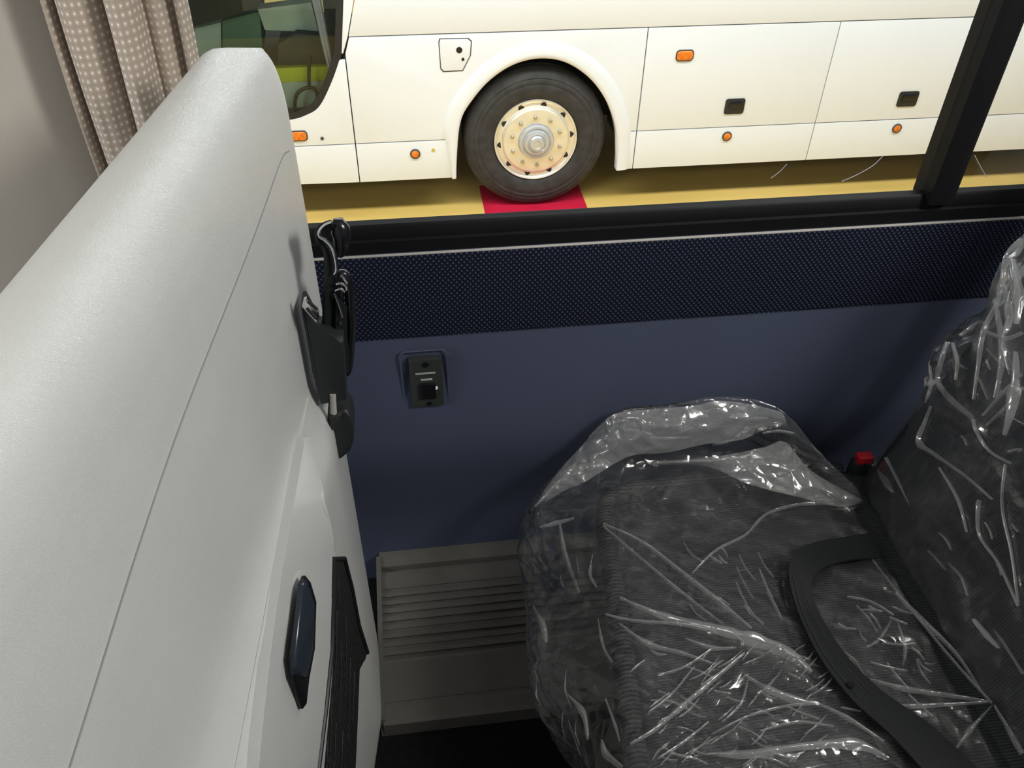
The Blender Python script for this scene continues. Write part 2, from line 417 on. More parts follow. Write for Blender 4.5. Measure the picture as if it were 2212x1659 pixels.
# pillar trim to the left of the curtain
pil = [(-1.55, 1.40), (-1.55, 1.20), (-0.80, 1.20), (-0.70, 1.205), (-0.62, 1.224), (-0.555, 1.265), (-0.51, 1.325), (-0.45, 1.362), (-0.45, 1.40)]
tag(link('pillar', prism(pil, lambda x, y: (x, y, 1.06), lambda x, y: (x, y, 2.72)), M['pillar'], smooth=60), kind='structure')

# ================================================================== WHITE BUS OUTSIDE
YB = 5.57
bus = tag(empty('bus', (0.93, 6.8, -1.2)), 'white coach parked on the ochre floor beyond the window', 'bus')
def bprism(poly, y0, y1, bev=0.0): return prism(poly, xz(y0), xz(y1), bev)
ZT, ZL, ZBOT, G = 0.084, -0.635, -0.925, 0.0035
arch_px = [(985, 388), (987, 330), (995, 260), (1020, 215), (1060, 170), (1110, 138), (1165, 125), (1220, 133), (1270, 165), (1305, 210), (1325, 260), (1332, 310), (1330, 365)]
arch = [(p[0], p[2]) for p in [ony(a, b, YB) for a, b in arch_px]]
arch[0] = (0.352, ZBOT); arch[-1] = (1.532, ZBOT)
arch_s = [tuple(p) for p in spline([(x, z) for x, z in arch], 5)]
ua = [p for p in arch_s if p[1] > ZL+G]
lx = float(np.interp(ZL, [p[1] for p in arch_s[:10]], [p[0] for p in arch_s[:10]]))
rx = float(np.interp(ZL, [p[1] for p in arch_s[::-1][:10]], [p[0] for p in arch_s[::-1][:10]]))
mid = [(-0.338+G, ZL+G)] + [(lx, ZL+G)] + ua + [(rx, ZL+G), (1.660-G, ZL+G), (1.660-G, ZT-G), (-0.300, ZT-G), (-0.338+G, -0.02)]
PAN = [('front_quarter_panel', mid)]
winr = [(-0.285, 1.25), (-0.308, 0.308), (-0.358, -0.015), (-0.44, -0.19), (-0.546, -0.359), (-0.65, -0.42), (-0.757, -0.446), (-1.0, -0.47), (-1.4, -0.48), (-1.9, -0.48)]
winc = [tuple(p) for p in spline(winr[2:], 6)]
PAN += [('front_corner_panel', [(-2.4, ZL+G), (-0.338-G, ZL+G), (-0.338-G, -0.06)] + winc[2:] + [(-2.4, -0.48)]),
        ('front_skirt', [(-2.4, ZBOT+0.02), (-0.9, ZBOT+0.01), (-0.338-G, ZBOT), (-0.338-G, ZL-G), (-2.4, ZL-G)]),
        ('window_pillar', winr[:3] + [(-0.349, -0.02), (-0.306-G, ZT), (-0.243-G, 0.306), (-0.02, 1.25)]),
        ('upper_panel', [(-0.306+G, ZT+G), (8.6, ZT+G), (8.6, 1.25), (-0.01, 1.25), (-0.243+G, 0.306)]),
        ('lower_panel', [(-0.338+G, ZBOT), (0.33, ZBOT), (0.352, ZBOT+0.02), (lx, ZL-G), (-0.338+G, ZL-G)]),
        ('lower_panel', [(1.535, ZBOT), (1.660-G, ZBOT), (1.660-G, ZL-G), (rx, ZL-G)])]
for x0, x1 in ((1.660, 3.003), (3.003, 5.3), (5.3, 7.6)):
    PAN.append(('luggage_door', [(x0+G, ZL+G), (x1-G, ZL+G), (x1-G, ZT-G), (x0+G, ZT-G)]))
    PAN.append(('side_skirt', [(x0+G, ZBOT), (x1-G, ZBOT), (x1-G, ZL-G), (x0+G, ZL-G)]))
for nm, poly in PAN:
    link(nm, bprism(poly, YB, YB+0.03, 0.004), M['bus_white'], bus, smooth=30)
# dark backing behind the gaps (follows the arch and the window)
bm = bmesh.new()
def strip(x0, x1, z0, z1): bm_box(bm, (x0, YB+0.022, z0), (x1, YB+0.05, z1))
strip(-0.30, 8.5, ZT-0.03, ZT+0.03); strip(-2.38, lx-0.012, ZL-0.02, ZL+0.02); strip(rx+0.012, 7.6, ZL-0.02, ZL+0.02)
for x in (-0.338, 1.660, 3.003, 5.3): strip(x-0.012, x+0.02, ZBOT+0.01, ZT-0.12 if x < 0 else ZT)
strip(-0.335, -0.30, -0.05, ZT)
link('side_frame', bm, M['black_gap'], bus, smooth=0)
# roof and far side, undercarriage
bm = box((-2.4, YB+0.05, 1.25), (8.6, 8.1, 1.33)); bm_box(bm, (-0.2, 8.05, ZBOT), (8.6, 8.1, 1.25))
link('body_shell', bm, M['bus_white'], bus, smooth=0)
bm = box((-2.3, 6.35, -0.84), (8.4, 8.0, -0.5)); bm_box(bm, (1.75, YB+0.09, -0.84), (8.4, 6.35, -0.5)); bm_box(bm, (-2.3, YB+0.09, -0.82), (0.25, 6.35, -0.56))
bm_box(bm, (0.2, 6.3, -0.6), (1.75, 6.4, 0.08)); bm_box(bm, (0.2, YB+0.05, 0.0), (1.75, 6.4, 0.08))
bm_box(bm, (0.22, YB+0.06, -0.9), (0.30, 6.3, 0.05)); bm_box(bm, (1.62, YB+0.06, -0.86), (1.70, 6.3, 0.05))
link('undercarriage', bm, M['black_gap'], bus, smooth=0)
bm = box((-2.44, YB, ZBOT+0.02), (-2.39, 8.1, -0.15)); bm_box(bm, (-2.44, YB, 1.1), (-2.39, 8.1, 1.33))
link('front_panel', bm, M['bus_white'], bus, smooth=0)
link('windscreen', box((-2.42, YB+0.02, -0.15), (-2.412, 8.08, 1.1)), M['bus_glass'], bus, smooth=0)
# flare round the wheel arch
def flare():
    P = []
    n = len(arch_s)
    c = Vector((0.935, -0.70))
    for i, (x, z) in enumerate(arch_s):
        t = Vector(arch_s[min(i+1, n-1)])-Vector(arch_s[max(i-1, 0)]); nm = Vector((-t.y, t.x)).normalized()
        if nm.dot(Vector((x, z))-c) < 0: nm = -nm
        wd = 0.115 if 6 < i < n-7 else 0.10
        if z < -0.6 and x < 0.9: wd = 0.03 + 0.07*max(0, (z+0.925)/0.33)
        p = Vector((x, z))
        row = []
        for s, d in ((0.0, 0.05), (0.0, -0.012), (0.006, -0.020), (0.03, -0.022), (wd*0.6, -0.018), (wd*0.85, -0.010), (wd, 0.003)):
            q = p+nm*s
            row.append((q.x, YB+d, max(q.y, ZBOT-0.002)))
        P.append(row)
    return grid_bm(P)
link('wheel_arch', flare(), M['bus_white'], bus, smooth=60)
# wheel
WC = (0.931, 5.60, -0.682)
wheel = link('wheel', lathe_y([(0.0, 0.25), (0.26, 0.25), (0.29, 0.20), (0.29, 0.06)], WC, 48), M['black_gap'], bus)
link('tyre', lathe_y([(0.298, 0.03), (0.302, 0.005), (0.315, -0.008), (0.34, -0.016), (0.375, -0.022), (0.405, -0.022), (0.41, -0.019), (0.415, -0.022), (0.44, -0.018), (0.446, -0.013), (0.452, -0.016), (0.475, -0.004), (0.497, 0.012), (0.508, 0.03),
                      (0.515, 0.05), (0.515, 0.085), (0.505, 0.088), (0.505, 0.096), (0.515, 0.099), (0.515, 0.15), (0.505, 0.153), (0.505, 0.161), (0.515, 0.164), (0.515, 0.22), (0.50, 0.26), (0.45, 0.28), (0.30, 0.27)], WC, 96), M['tyre'], wheel, smooth=50)
link('rim', lathe_y([(0.296, 0.05), (0.300, 0.0), (0.297, -0.008), (0.290, -0.006), (0.284, 0.006), (0.276, 0.012), (0.262, 0.014), (0.245, 0.008), (0.238, 0.012), (0.236, -0.008), (0.230, -0.016), (0.200, -0.018), (0.150, -0.018), (0.128, -0.016), (0.124, -0.01)], WC, 80), M['steel'], wheel, smooth=30)
link('hub_cap', lathe_y([(0.126, -0.012), (0.125, -0.035), (0.118, -0.045), (0.106, -0.047), (0.098, -0.040), (0.094, -0.046), (0.085, -0.062), (0.068, -0.066), (0.060, -0.060), (0.055, -0.064), (0.047, -0.078), (0.030, -0.080), (0.027, -0.076), (0.0, -0.078)], WC, 64), mat('hub_cap_alloy', (0.58, 0.60, 0.62), 0.3, metal=0.45, noise_scale=20), wheel, smooth=30)
for k in range(10):
    a = 2*math.pi*(k+0.18)/10
    cx, cz = WC[0]+0.264*math.cos(a), WC[2]+0.264*math.sin(a)
    tre = []
    for j in range(18):
        b = 2*math.pi*j/18; r = 0.0185*(1+0.32*math.cos(3*(b-a)))
        tre.append((cx+r*math.cos(b), cz+r*math.sin(b)))
    link('hand_hole', bprism(tre, WC[1]+0.0105, WC[1]+0.02), M['black_gap'], wheel, smooth=0)
    a = 2*math.pi*(k+0.6)/10
    cx, cz = WC[0]+0.178*math.cos(a), WC[2]+0.178*math.sin(a)
    link('wheel_nut', lathe_y([(0.015, -0.016), (0.015, -0.032), (0.012, -0.040), (0.0, -0.041)], (cx, WC[1], cz), 6), M['nut'], wheel, smooth=0)
# fuel flap
flap = [(p.x, p.z) for p in [ony(a, b, YB) for a, b in ((951, 85), (1010, 84), (1017, 90), (1015, 119), (999, 151), (959, 153), (953, 147), (949, 92))]]
cx = sum(p[0] for p in flap)/8; cz = sum(p[1] for p in flap)/8
big = [(cx+(x-cx)*1.07, cz+(z-cz)*1.07) for x, z in flap]
fo = link('flap_seal', bprism(big, YB-0.0015, YB+0.01), mat('flap_gap_grey', (0.10, 0.10, 0.095), 0.8), bus, smooth=0)
fl = link('fuel_flap', bprism(flap, YB-0.006, YB+0.01, 0.003), M['bus_white'], bus, smooth=30)
for px, py, r in ((992, 108, 0.020), (1000, 128, 0.010)):
    p = ony(px, py, YB-0.006)
    link('flap_lock', lathe_y([(r, 0.004), (r, -0.003), (0, -0.004)], p, 16), M['black_gloss'], fl)
# lamps and latches on the side
def side_lamp(x0, x1, z0, z1):
    o = link('side_lamp', bprism(rrect(x0, x1, z0, z1, 0.02), YB-0.014, YB+0.005, 0.008), M['amber'], bus, smooth=60)
    link('lamp_base', bprism(rrect(x0-0.008, x1+0.008, z0-0.008, z1+0.008, 0.026), YB-0.004, YB+0.005), M['dash'], o, smooth=0)
side_lamp(-0.765, -0.660, -0.588, -0.528)
side_lamp(1.880, 1.990, -0.138, -0.076)
for px, py in ((897, 332), (1570, 294), (1937, 277)):
    p = ony(px, py, YB)
    o = link('round_marker', lathe_y([(0.036, 0.005), (0.036, -0.008), (0.029, -0.012), (0.027, -0.010)], p, 24), M['dash'], bus, smooth=40)
    link('marker_lens', lathe_y([(0.028, -0.008), (0.022, -0.015), (0.0, -0.018)], p, 24), M['amber'], o, smooth=60)
p = ony(936, 324, YB); link('drain_plug', lathe_y([(0.012, 0.002), (0.012, -0.004), (0, -0.005)], p, 12), mat('yellow_plug', (0.55, 0.48, 0.06), 0.5), bus)
p = ony(696, 299, YB); link('drain_plug', lathe_y([(0.012, 0.002), (0.012, -0.004), (0, -0.005)], p, 12), M['dash'], bus)
for x0, x1 in ((2.285, 2.430), (3.595, 3.748)):
    o = link('door_latch', bprism(rrect(x0, x1, -0.536, -0.423, 0.018), YB-0.008, YB+0.004, 0.004), M['black_plastic'], bus, smooth=40)
    link('latch_lever', bprism(rrect(x0+0.03, x1-0.02, -0.492, -0.444, 0.008), YB-0.016, YB-0.006, 0.004), M['black_gloss'], o, smooth=40)
# driver's window and cabin
wl = [winr[0], winr[1]] + winc
wpoly = [(-2.3, 1.25)] + wl + [(-2.3, -0.48)]
link('driver_window', bprism(wpoly, YB+0.014, YB+0.020), M['bus_glass'], bus, smooth=0)
def inset_strip(path, wd):
    P = []
    n = len(path)
    for i, p in enumerate(path):
        t = Vector(path[min(i+1, n-1)])-Vector(path[max(i-1, 0)]); nm = Vector((t.y, -t.x)).normalized()
        q = Vector(p)+nm*wd
        o_ = Vector(p)-nm*0.004
        P.append([(o_.x, YB+0.012, o_.y), (o_.x, YB+0.006, o_.y), (q.x, YB+0.006, q.y), (q.x, YB+0.016, q.y)])
    return grid_bm(P)
link('window_seal', inset_strip(wl, 0.045), M['rubber'], bus, smooth=50)
bm = box((-2.3, 5.8, -0.62), (-0.15, 8.0, -0.52)); bm_box(bm, (-0.2, 5.62, -0.6), (-0.12, 8.0, 1.2)); bm_box(bm, (-2.3, 5.62, 0.95), (-0.2, 8.0, 1.2))
link('cabin_lining', bm, M['dash'], bus, smooth=0)
def cab(name, px, y, depth, m):
    a = [ony(u, v, y) for u, v in px]
    link(name, bprism([(p.x, p.z) for p in a], y, y+depth, 0.008), M[m], bus, smooth=30)
cab('dashboard', [(600, 96), (640, 72), (735, 80), (735, 165), (600, 168)], 5.90, 0.5, 'dash')
cab('driver_seat', [(480, 45), (562, 24), (566, 95), (560, 150), (480, 150)], 6.05, 0.3, 'seat_green')
cab('seat_side', [(420, 62), (478, 48), (478, 150), (420, 150)], 6.08, 0.25, 'pale_panel')
cab('cabin_panel', [(556, 20), (672, 5), (690, 74), (640, 68), (572, 66)], 5.98, 0.12, 'pale_panel')
cab('sun_blind', [(380, -150), (600, -150), (560, 14), (500, 34), (420, 58), (380, 64)], 5.88, 0.03, 'rubber')
cab('cabin_pillar', [(688, -60), (728, -60), (736, 118), (712, 118)], 5.76, 0.06, 'dash')
link('reflective_cloth', box((-1.5, 5.78, -0.27), (-0.45, 5.84, -0.17), 0.01), M['vest_yellow'], bus, smooth=30)
link('door_bin', box((-1.5, 5.79, -0.45), (-0.45, 5.85, -0.272), 0.005), M['pale_panel'], bus, smooth=30)
cur = []
for i, z in enumerate(np.linspace(0.95, -0.26, 26)):
    s = (0.95-z)/1.21; row = []
    wd = 0.085-0.05*s
    for j in range(15):
        u = j/14
        row.append((-0.505+0.02*s+0.05*s*s+wd*(u-0.5), 5.66+0.012*math.sin(u*14), z))
    cur.append(row)
link('cabin_curtain', grid_bm(cur), M['white_cloth'], bus, smooth=180)
ring = [ony(a, b, 5.70) for a, b in ((637, 232), (641, 205), (656, 192), (676, 190), (686, 205), (682, 228), (672, 240), (650, 242))]
mm = link('grab_ring', tube(spline(ring, 6, closed=True), 0.013, 8, closed=True), M['rubber'], bus)
link('ring_stem', tube([ony(668, 192, 5.70), ony(667, 165, 5.70), ony(668, 120, 5.72)], 0.012, 8), M['rubber'], bus)

# ================================================================== CURTAIN
def curtain_mesh():
    us = [0.0, 0.03, 0.065, 0.095, 0.12, 0.2, 0.3, 0.40, 0.435, 0.45, 0.50, 0.58, 0.66, 0.695, 0.73, 0.80, 0.86, 0.885, 0.92, 0.96, 1.0]
    ys = [1.282, 1.258, 1.262, 1.300, 1.262, 1.246, 1.250, 1.272, 1.296, 1.262, 1.236, 1.232, 1.246, 1.280, 1.272, 1.268, 1.284, 1.305, 1.272, 1.268, 1.30]
    U = np.linspace(0, 1, 121)
    Y = np.interp(U, us, ys); k = np.array([1, 2, 3, 2, 1])/9; Yp = np.pad(Y, 2, 'edge'); Y = np.convolve(Yp, k, 'valid')
    P = []; UV = []
    zs = np.linspace(2.65, 1.18, 75)
    arc = np.concatenate([[0], np.cumsum(np.hypot(np.diff(U)*0.24, np.diff(Y)))])
    for z in zs:
        d = 1.525-z           # below the top of the frame
        xl = -0.478-0.02*d + (0.10*d*d if d > 0 else 0.0); xr = -0.288+0.0*d - 0.04*max(0, d)
        w_ = xr-xl
        row = []; uvr = []
        for u, y, a in zip(U, Y, arc):
            wob = 0.006*noise.noise(Vector((u*6, z*4, 1.3)))
            row.append((xl+w_*(u+0.06*max(0, d)*(u-0.0)*(1-u)), y+wob, z)); uvr.append((a, z))
        P.append(row); UV.append(uvr)
    return grid_bm(P, uv=UV)
cu = link('curtain', curtain_mesh(), M['curtain'], smooth=180)
tag(cu, 'beige window curtain with pale dots, hanging in folds beside the pillar', 'curtain')

# ================================================================== GREY SEAT IN FRONT
YF, K0 = 1.15, 0.15
OFFZ = [-0.2, 0.0, 1.26, 1.38, 1.43, 1.455, 1.475, 1.492, 1.504, 1.512, 1.5165]
OFFX = [0.0, 0.0, 0.0, -0.001, -0.003, -0.006, -0.011, -0.019, -0.029, -0.041, -0.056]
def shell_x(y, z):
    off = float(np.interp(z, OFFZ, OFFX))
    lowz = min(1.0, max(0.0, (1.05-z)/0.10)); lowz = lowz*lowz*(3-2*lowz)
    return -0.155 + off + K0*(y-YF) + 0.036*lowz*min(1.0, max(0.0, (YF-y)/0.19))**0.9
def onshell(px, py, lift=0.0):
    d = ray(px, py); t = 1.0
    lo, hi = 0.05, 4.0
    prev = lo
    for s in np.linspace(lo, hi, 800):
        p = CAM+d*s
        if p[0]-shell_x(p[1], p[2])-lift < 0:
            a, b = prev, s
            for _ in range(30):
                m = (a+b)/2; q = CAM+d*m
                if q[0]-shell_x(q[1], q[2])-lift < 0: b = m
                else: a = m
            return V3(CAM+d*(a+b)/2)
        prev = s
    return V3(CAM+d*hi)
seat = tag(empty('coach_seat', (-0.28, 0.7, 0.0)), 'grey leather coach seat seen from behind, black net pocket on its back', 'seat')
def shell_mesh():
    sec = [(0.02, 0.10), (0.0, 0.115)]
    sec = [(-0.012, 0.09), (-0.003, 0.10), (0.0, 0.13), (0.0, 0.4), (0.0, 0.7), (0.0, 0.9), (0.0, 0.95), (0.0, 0.97), (0.0, 0.99), (0.0, 1.01), (0.0, 1.03), (0.0, 1.05), (0.0, 1.1), (0.0, 1.2)]
    sec += [(float(np.interp(z, OFFZ, OFFX)), z) for z in np.linspace(1.26, 1.516, 30)]
    sec += [(-0.070, 1.5178), (-0.084, 1.517), (-0.093, 1.513), (-0.099, 1.505), (-0.103, 1.49), (-0.108, 1.46), (-0.115, 1.42), (-0.15, 1.2), (-0.21, 0.8), (-0.22, 0.45), (-0.16, 0.3), (-0.13, 0.09)]
    ys = [1.163, 1.1615, 1.157, 1.150, 1.138, 1.12, 1.09] + list(np.linspace(1.04, 0.16, 40)) + [0.13, 0.115, 0.11]
    P = []
    for y in ys:
        e = 0.0
        if y > 1.138: e = 0.010*(1-math.sqrt(max(0, 1-((y-1.138)/0.025)**2)))
        tight = 0.46+0.54*min(1.0, max(0.0, (1.15-y)/0.45))
        row = []
        for o, z in sec:
            zz = z-0.9*e if z > 1.45 else z
            zz = zz if z > 0.2 else z
            oo = o-e if o > -0.05 else (o if z < 1.3 else o+e*0.6)
            if o > -0.057: oo = oo*tight
            base = shell_x(y, z)-float(np.interp(z, OFFZ, OFFX)) if o > -0.057 else -0.155+K0*(y-YF)
            row.append((base+oo, y, zz))
        P.append(row+row[:1])
    bm = grid_bm(P)
    bmesh.ops.remove_doubles(bm, verts=bm.verts[:], dist=1e-6)
    for e in ((0,), (-1,)):
        pass
    be = [e for e in bm.edges if e.is_boundary]
    bmesh.ops.holes_fill(bm, edges=be, sides=0)
    return bm
link('backrest_shell', shell_mesh(), M['leather'], seat, smooth=60)
def path_on_shell(px, lift, m=6):
    return spline([onshell(a, b, lift) for a, b in px], m)
seam_px = [(624, 326), (607, 347), (560, 480), (517, 593), (400, 890), (300, 1180), (200, 1500), (120, 1755)]
tag(link('seam', tube(path_on_shell(seam_px, 0.0006), 0.0011, 6), mat('seam_thread', (0.23, 0.235, 0.23), 0.7), seat), label='darker stitched seam')
pip_px = [(664, 862), (660, 880), (620, 1080), (580, 1290), (540, 1500), (510, 1659), (490, 1760)]
link('piping', tube(path_on_shell(pip_px, 0.0), 0.0026, 8), M['leather'], seat)
# raised lower panel: outline on the shell, then swept outwards with a rounded rim
def yz(px, lift=0.0): return [(p.y, p.z) for p in [onshell(a, b, lift) for a, b in px]]
pan = yz([(660, 945), (640, 1060), (600, 1300), (575, 1500), (560, 1659), (548, 1800)], 0.014)
pan_r = yz([(664, 938), (675, 990), (700, 1090), (718, 1175), (718, 1215), (716, 1400), (694, 1659), (682, 1800)], 0.010)
pan_poly = [tuple(p) for p in spline(pan, 4)][::-1] + [tuple(p) for p in spline(pan_r, 4)]
def shl(l): return lambda y, z: (shell_x(y, z)+l, y, z)
link('lower_panel', prism(pan_poly, shl(0.014), shl(-0.004), 0.011, 4), M['leather'], seat, smooth=70)
# recessed black latch handle
hp = yz([(660, 1243), (672, 1258), (684, 1300), (681, 1400), (668, 1466), (663, 1520), (655, 1531), (636, 1462), (633, 1420), (652, 1262)], 0.015)
link('handle_bezel', prism(hp, shl(0.0150), shl(0.010), 0.001), M['black_gloss'], seat, smooth=40)
hq = yz([(661, 1250), (671, 1264), (681, 1302), (677, 1400), (664, 1462), (642, 1455), (640, 1420), (655, 1268)], 0.019)
tag(link('latch_handle', prism(hq, shl(0.019), shl(0.012), 0.004, 3), mat('handle_blue_black', (0.02, 0.027, 0.04), 0.2), seat, smooth=60), label='glossy blue-black latch handle')
# net pocket
npx = [(720, 1205), (745, 1205), (760, 1270), (775, 1350), (795, 1410), (790, 1428), (776, 1440), (774, 1560), (768, 1640), (762, 1800), (684, 1800), (692, 1659), (705, 1530), (717, 1400), (720, 1290)]
npoly = yz(npx, 0.013)
cy = sum(p[0] for p in npoly)/len(npoly); cz = sum(p[1] for p in npoly)/len(npoly)
net = link('net_pocket', prism(npoly, shl(0.013), shl(-0.002), 0.006, 2), M['net'], seat, smooth=60)
link('pocket_rim', tube([onshell(a, b, 0.014) for a, b in ((688, 1659), (704, 1530), (717, 1400), (720, 1290), (720, 1207), (744, 1207), (760, 1270), (775, 1350), (794, 1410))], 0.004, 8), M['rubber'], net)
for (a, b, c, d) in ((728, 1320, 724, 1480), (738, 1380, 734, 1560), (748, 1330, 747, 1500), (757, 1420, 752, 1600), (718, 1500, 712, 1650), (741, 1580, 736, 1680), (766, 1450, 762, 1560), (731, 1250, 732, 1330), (726, 1560, 722, 1659), (708, 1600, 704, 1690)):
    link('net_cord', tube([onshell(a, b, 0.0135), onshell((a+c)/2, (b+d)/2, 0.0145), onshell(c, d, 0.0135)], 0.0011, 5), M['black_plastic'], net)
tag(link('seat_pedestal', box((-0.42, 0.35, 0.0), (-0.27, 0.95, 0.32), 0.02), M['floor_black'], seat), label='black pedestal on the floor')

# belt holder on the window end of the seat
YH = 1.165
YS = -0.135                       # it hangs just in front of the seat's rear face
def hk(px, y=YH): return [ony(a, b, y+YS) for a, b in px]
def sx(y): return xz(y+YS)
bpx = [(652, 640), (660, 636), (690, 690), (722, 706), (742, 712), (750, 838), (694, 848), (676, 775)]
br = [(p.x, p.z) for p in hk(bpx)]
holder = link('belt_holder', prism(br, sx(1.135), sx(1.175), 0.004), M['black_plastic'], seat, smooth=40)
latch = [(p.x, p.z) for p in hk([(653, 656), (657, 640), (663, 637), (690, 668), (689, 682), (684, 690)], 1.13)]
lp = link('latch_plate', prism(latch, sx(1.122), sx(1.127), 0.001), M['chrome'], holder, smooth=30)
for q in ([(664, 645), (668, 642), (688, 660), (683, 663)], [(661, 660), (666, 657), (684, 678), (680, 682)]):
    s = [(p.x, p.z) for p in hk(q, 1.13)]
    link('slot', prism(s, sx(1.1205), sx(1.124)), M['black_gap'], lp, smooth=0)
# upright belt loop with its bright edge
def ribbon(left, right, thick, nrm=None):
    """strip between two 3D polylines, given a thickness along its normal"""
    n = len(left); P = []
    L = spline(left, 5); R = spline(right, 5)
    for i in range(len(L)):
        l, r = Vector(L[i]), Vector(R[i])
        t = Vector(L[min(i+1, len(L)-1)])-Vector(L[max(i-1, 0)])
        m = (r-l).cross(t).normalized()*thick/2
        P.append([l+m, (l+r)/2+m*1.25, r+m, r-m, (l+r)/2-m*1.25, l-m, l+m])
    bm = grid_bm(P)
    bmesh.ops.remove_doubles(bm, verts=bm.verts[:], dist=1e-6)
    bmesh.ops.holes_fill(bm, edges=[e for e in bm.edges if e.is_boundary], sides=0)
    return bm
loopL = [(700, 800), (698, 720), (700, 640), (703, 580), (699, 540), (685, 522), (683, 500), (700, 484), (716, 479)]
loopR = [(724, 800), (722, 720), (724, 640), (727, 590), (727, 560), (718, 528), (706, 514), (710, 500), (722, 488)]
loop = link('belt_loop', ribbon(hk(loopL, 1.16), hk(loopR, 1.172), 0.006), M['webbing'], holder, smooth=60)
tag(link('loop_edge', tube(spline(hk([(716, 480), (702, 486), (691, 498), (690, 510), (703, 519), (715, 532), (722, 550), (726, 570), (726, 584), (722, 592)], 1.156), 5), 0.0023, 8), M['chrome'], loop), label='bright shiny edge')
tag(link('knob', tube(hk([(718, 484), (728, 486), (735, 496), (739, 510), (738, 530), (733, 552)], 1.178), [0.008, 0.013, 0.014, 0.013, 0.011, 0.006], 14), M['black_gloss'], holder, smooth=60), label='glossy black knob at its top')
coil = link('coiled_cord', tube(spline(hk([(737, 592), (748, 600), (755, 625), (757, 660), (760, 700), (757, 740), (752, 790), (744, 805), (737, 770), (734, 700), (732, 650), (733, 615)], 1.178), 6, closed=True), 0.0075, 10, closed=True), M['black_gloss'], holder, smooth=60)
for q in ([(726, 614), (736, 612), (746, 618), (750, 626)], [(724, 628), (735, 624), (745, 630)], [(723, 634), (729, 650), (736, 668), (740, 685)], [(735, 693), (738, 700)], [(720, 718), (721, 726)], [(735, 594), (742, 600), (750, 612)]):
    link('cord_band', tube(spline(hk(q, 1.158), 4), 0.0019, 7), M['chrome'], coil)
link('strap_tail', ribbon(hk([(727, 640), (722, 720), (726, 760), (733, 800), (738, 812)], 1.162), hk([(748, 660), (748, 720), (752, 760), (752, 795), (750, 803)], 1.172), 0.006), M['webbing'], holder, smooth=60)
# lower rounded retractor below the holder
rp_ = [(709, 895), (712, 880), (734, 870), (748, 864), (760, 880), (766, 905), (765, 930), (758, 952), (740, 968), (719, 978), (712, 945)]
rt = link('belt_retractor', prism([(p.x, p.z) for p in hk(rp_)], sx(1.14), sx(1.19), 0.006, 3), M['black_plastic'], seat, smooth=50)
tag(link('retractor_bolt', tube(hk([(719, 850), (720, 875), (721, 892)], 1.136), 0.005, 10), M['trim_light'], rt), label='pale bolt')
link('retractor_lip', prism([(p.x, p.z) for p in hk([(712, 894), (738, 890), (732, 905), (714, 928)], 1.14)], sx(1.131), sx(1.141), 0.002), M['black_gap'], rt)

# ================================================================== HEATER COVER
def heater():
    prof = [(1.44, 0.106), (1.412, 0.106), (1.400, 0.103), (1.382, 0.098), (1.380, 0.080), (1.368, 0.080), (1.366, 0.094), (1.345, 0.092)]
    y0, z0, y1, z1 = 1.332, 0.088, 1.135, 0.058
    n = 9
    for i in range(n):
        t = i/n; y = y0+(y1-y0)*t; z = z0+(z1-z0)*t; t2 = (i+0.55)/n; y2 = y0+(y1-y0)*t2; z2 = z0+(z1-z0)*t2
        dp = 0.010 if i not in (0, 5, 7) else 0.005
        prof += [(y, z), (y2, z2), (y2+dp*0.5, z2-dp), (y0+(y1-y0)*(i+0.9)/n+dp*0.3, z0+(z1-z0)*(i+0.9)/n-dp)]
    prof += [(1.132, 0.060), (1.126, 0.054), (1.028, 0.049), (1.024, 0.053), (1.016, 0.053), (1.012, 0.049), (0.984, 0.046), (0.976, 0.040), (0.972, 0.0), (1.44, 0.0)]
    P = [[(x, y, z) for y, z in prof+prof[:1]] for x in (-0.150, 0.2, 0.6)]
    bm = grid_bm(P)
    bmesh.ops.remove_doubles(bm, verts=bm.verts[:], dist=1e-6)
    bmesh.ops.holes_fill(bm, edges=[e for e in bm.edges if e.is_boundary], sides=0)
    return bm
ht = link('heater_cover', heater(), M['beige_metal'], smooth=25)
tag(ht, 'grey ribbed heater cover on the floor along the wall', 'heater')
ec = []
for y, z in ((1.33, 0.094), (1.135, 0.063), (1.03, 0.056), (0.985, 0.052), (0.972, 0.0)): ec.append((y, z))
link('end_cap', prism([(1.41, 0.0)] + [(1.41, 0.108)] + ec, lambda y, z: (-0.158, y, z), lambda y, z: (-0.146, y, z), 0.002), M['beige_metal'], ht, smooth=30)

# ================================================================== POWER OUTLET ON THE WALL
out = tag(empty('power_outlet', (0.008, 1.34, 0.76)), 'black power outlet set in the slate blue wall panel', 'outlet')
yw = 1.3385
link('recess_rim', tube([(x, yw+0.002, z) for x, z in rrect(-0.042, 0.052, 0.690, 0.842, 0.012, 5)], 0.0022, 6, closed=True), M['navy_panel'], out)
fp = link('faceplate', prism(rrect(-0.026, 0.041, 0.698, 0.828, 0.004), xz(yw-0.008), xz(yw+0.004), 0.002), mat('outlet_plate', (0.03, 0.034, 0.03), 0.4), out, smooth=40)
for x, z, r in ((0.0075, 0.814, 0.006), (0.010, 0.708, 0.005)):
    link('screw', lathe_y([(r, 0.001), (r, -0.002), (0, -0.0025)], (x, yw-0.008, z), 14), M['black_gloss'], fp)
link('socket_cover', prism(rrect(-0.010, 0.026, 0.722, 0.764, 0.003), xz(yw-0.012), xz(yw-0.006), 0.002), M['black_gloss'], out, smooth=40)
link('printed_line', box((-0.014, yw-0.0088, 0.789), (0.027, yw-0.0075, 0.793)), M['grey_print'], fp, smooth=0)
link('printed_line', box((-0.004, yw-0.0088, 0.772), (0.020, yw-0.0075, 0.7765)), M['grey_print'], fp, smooth=0)
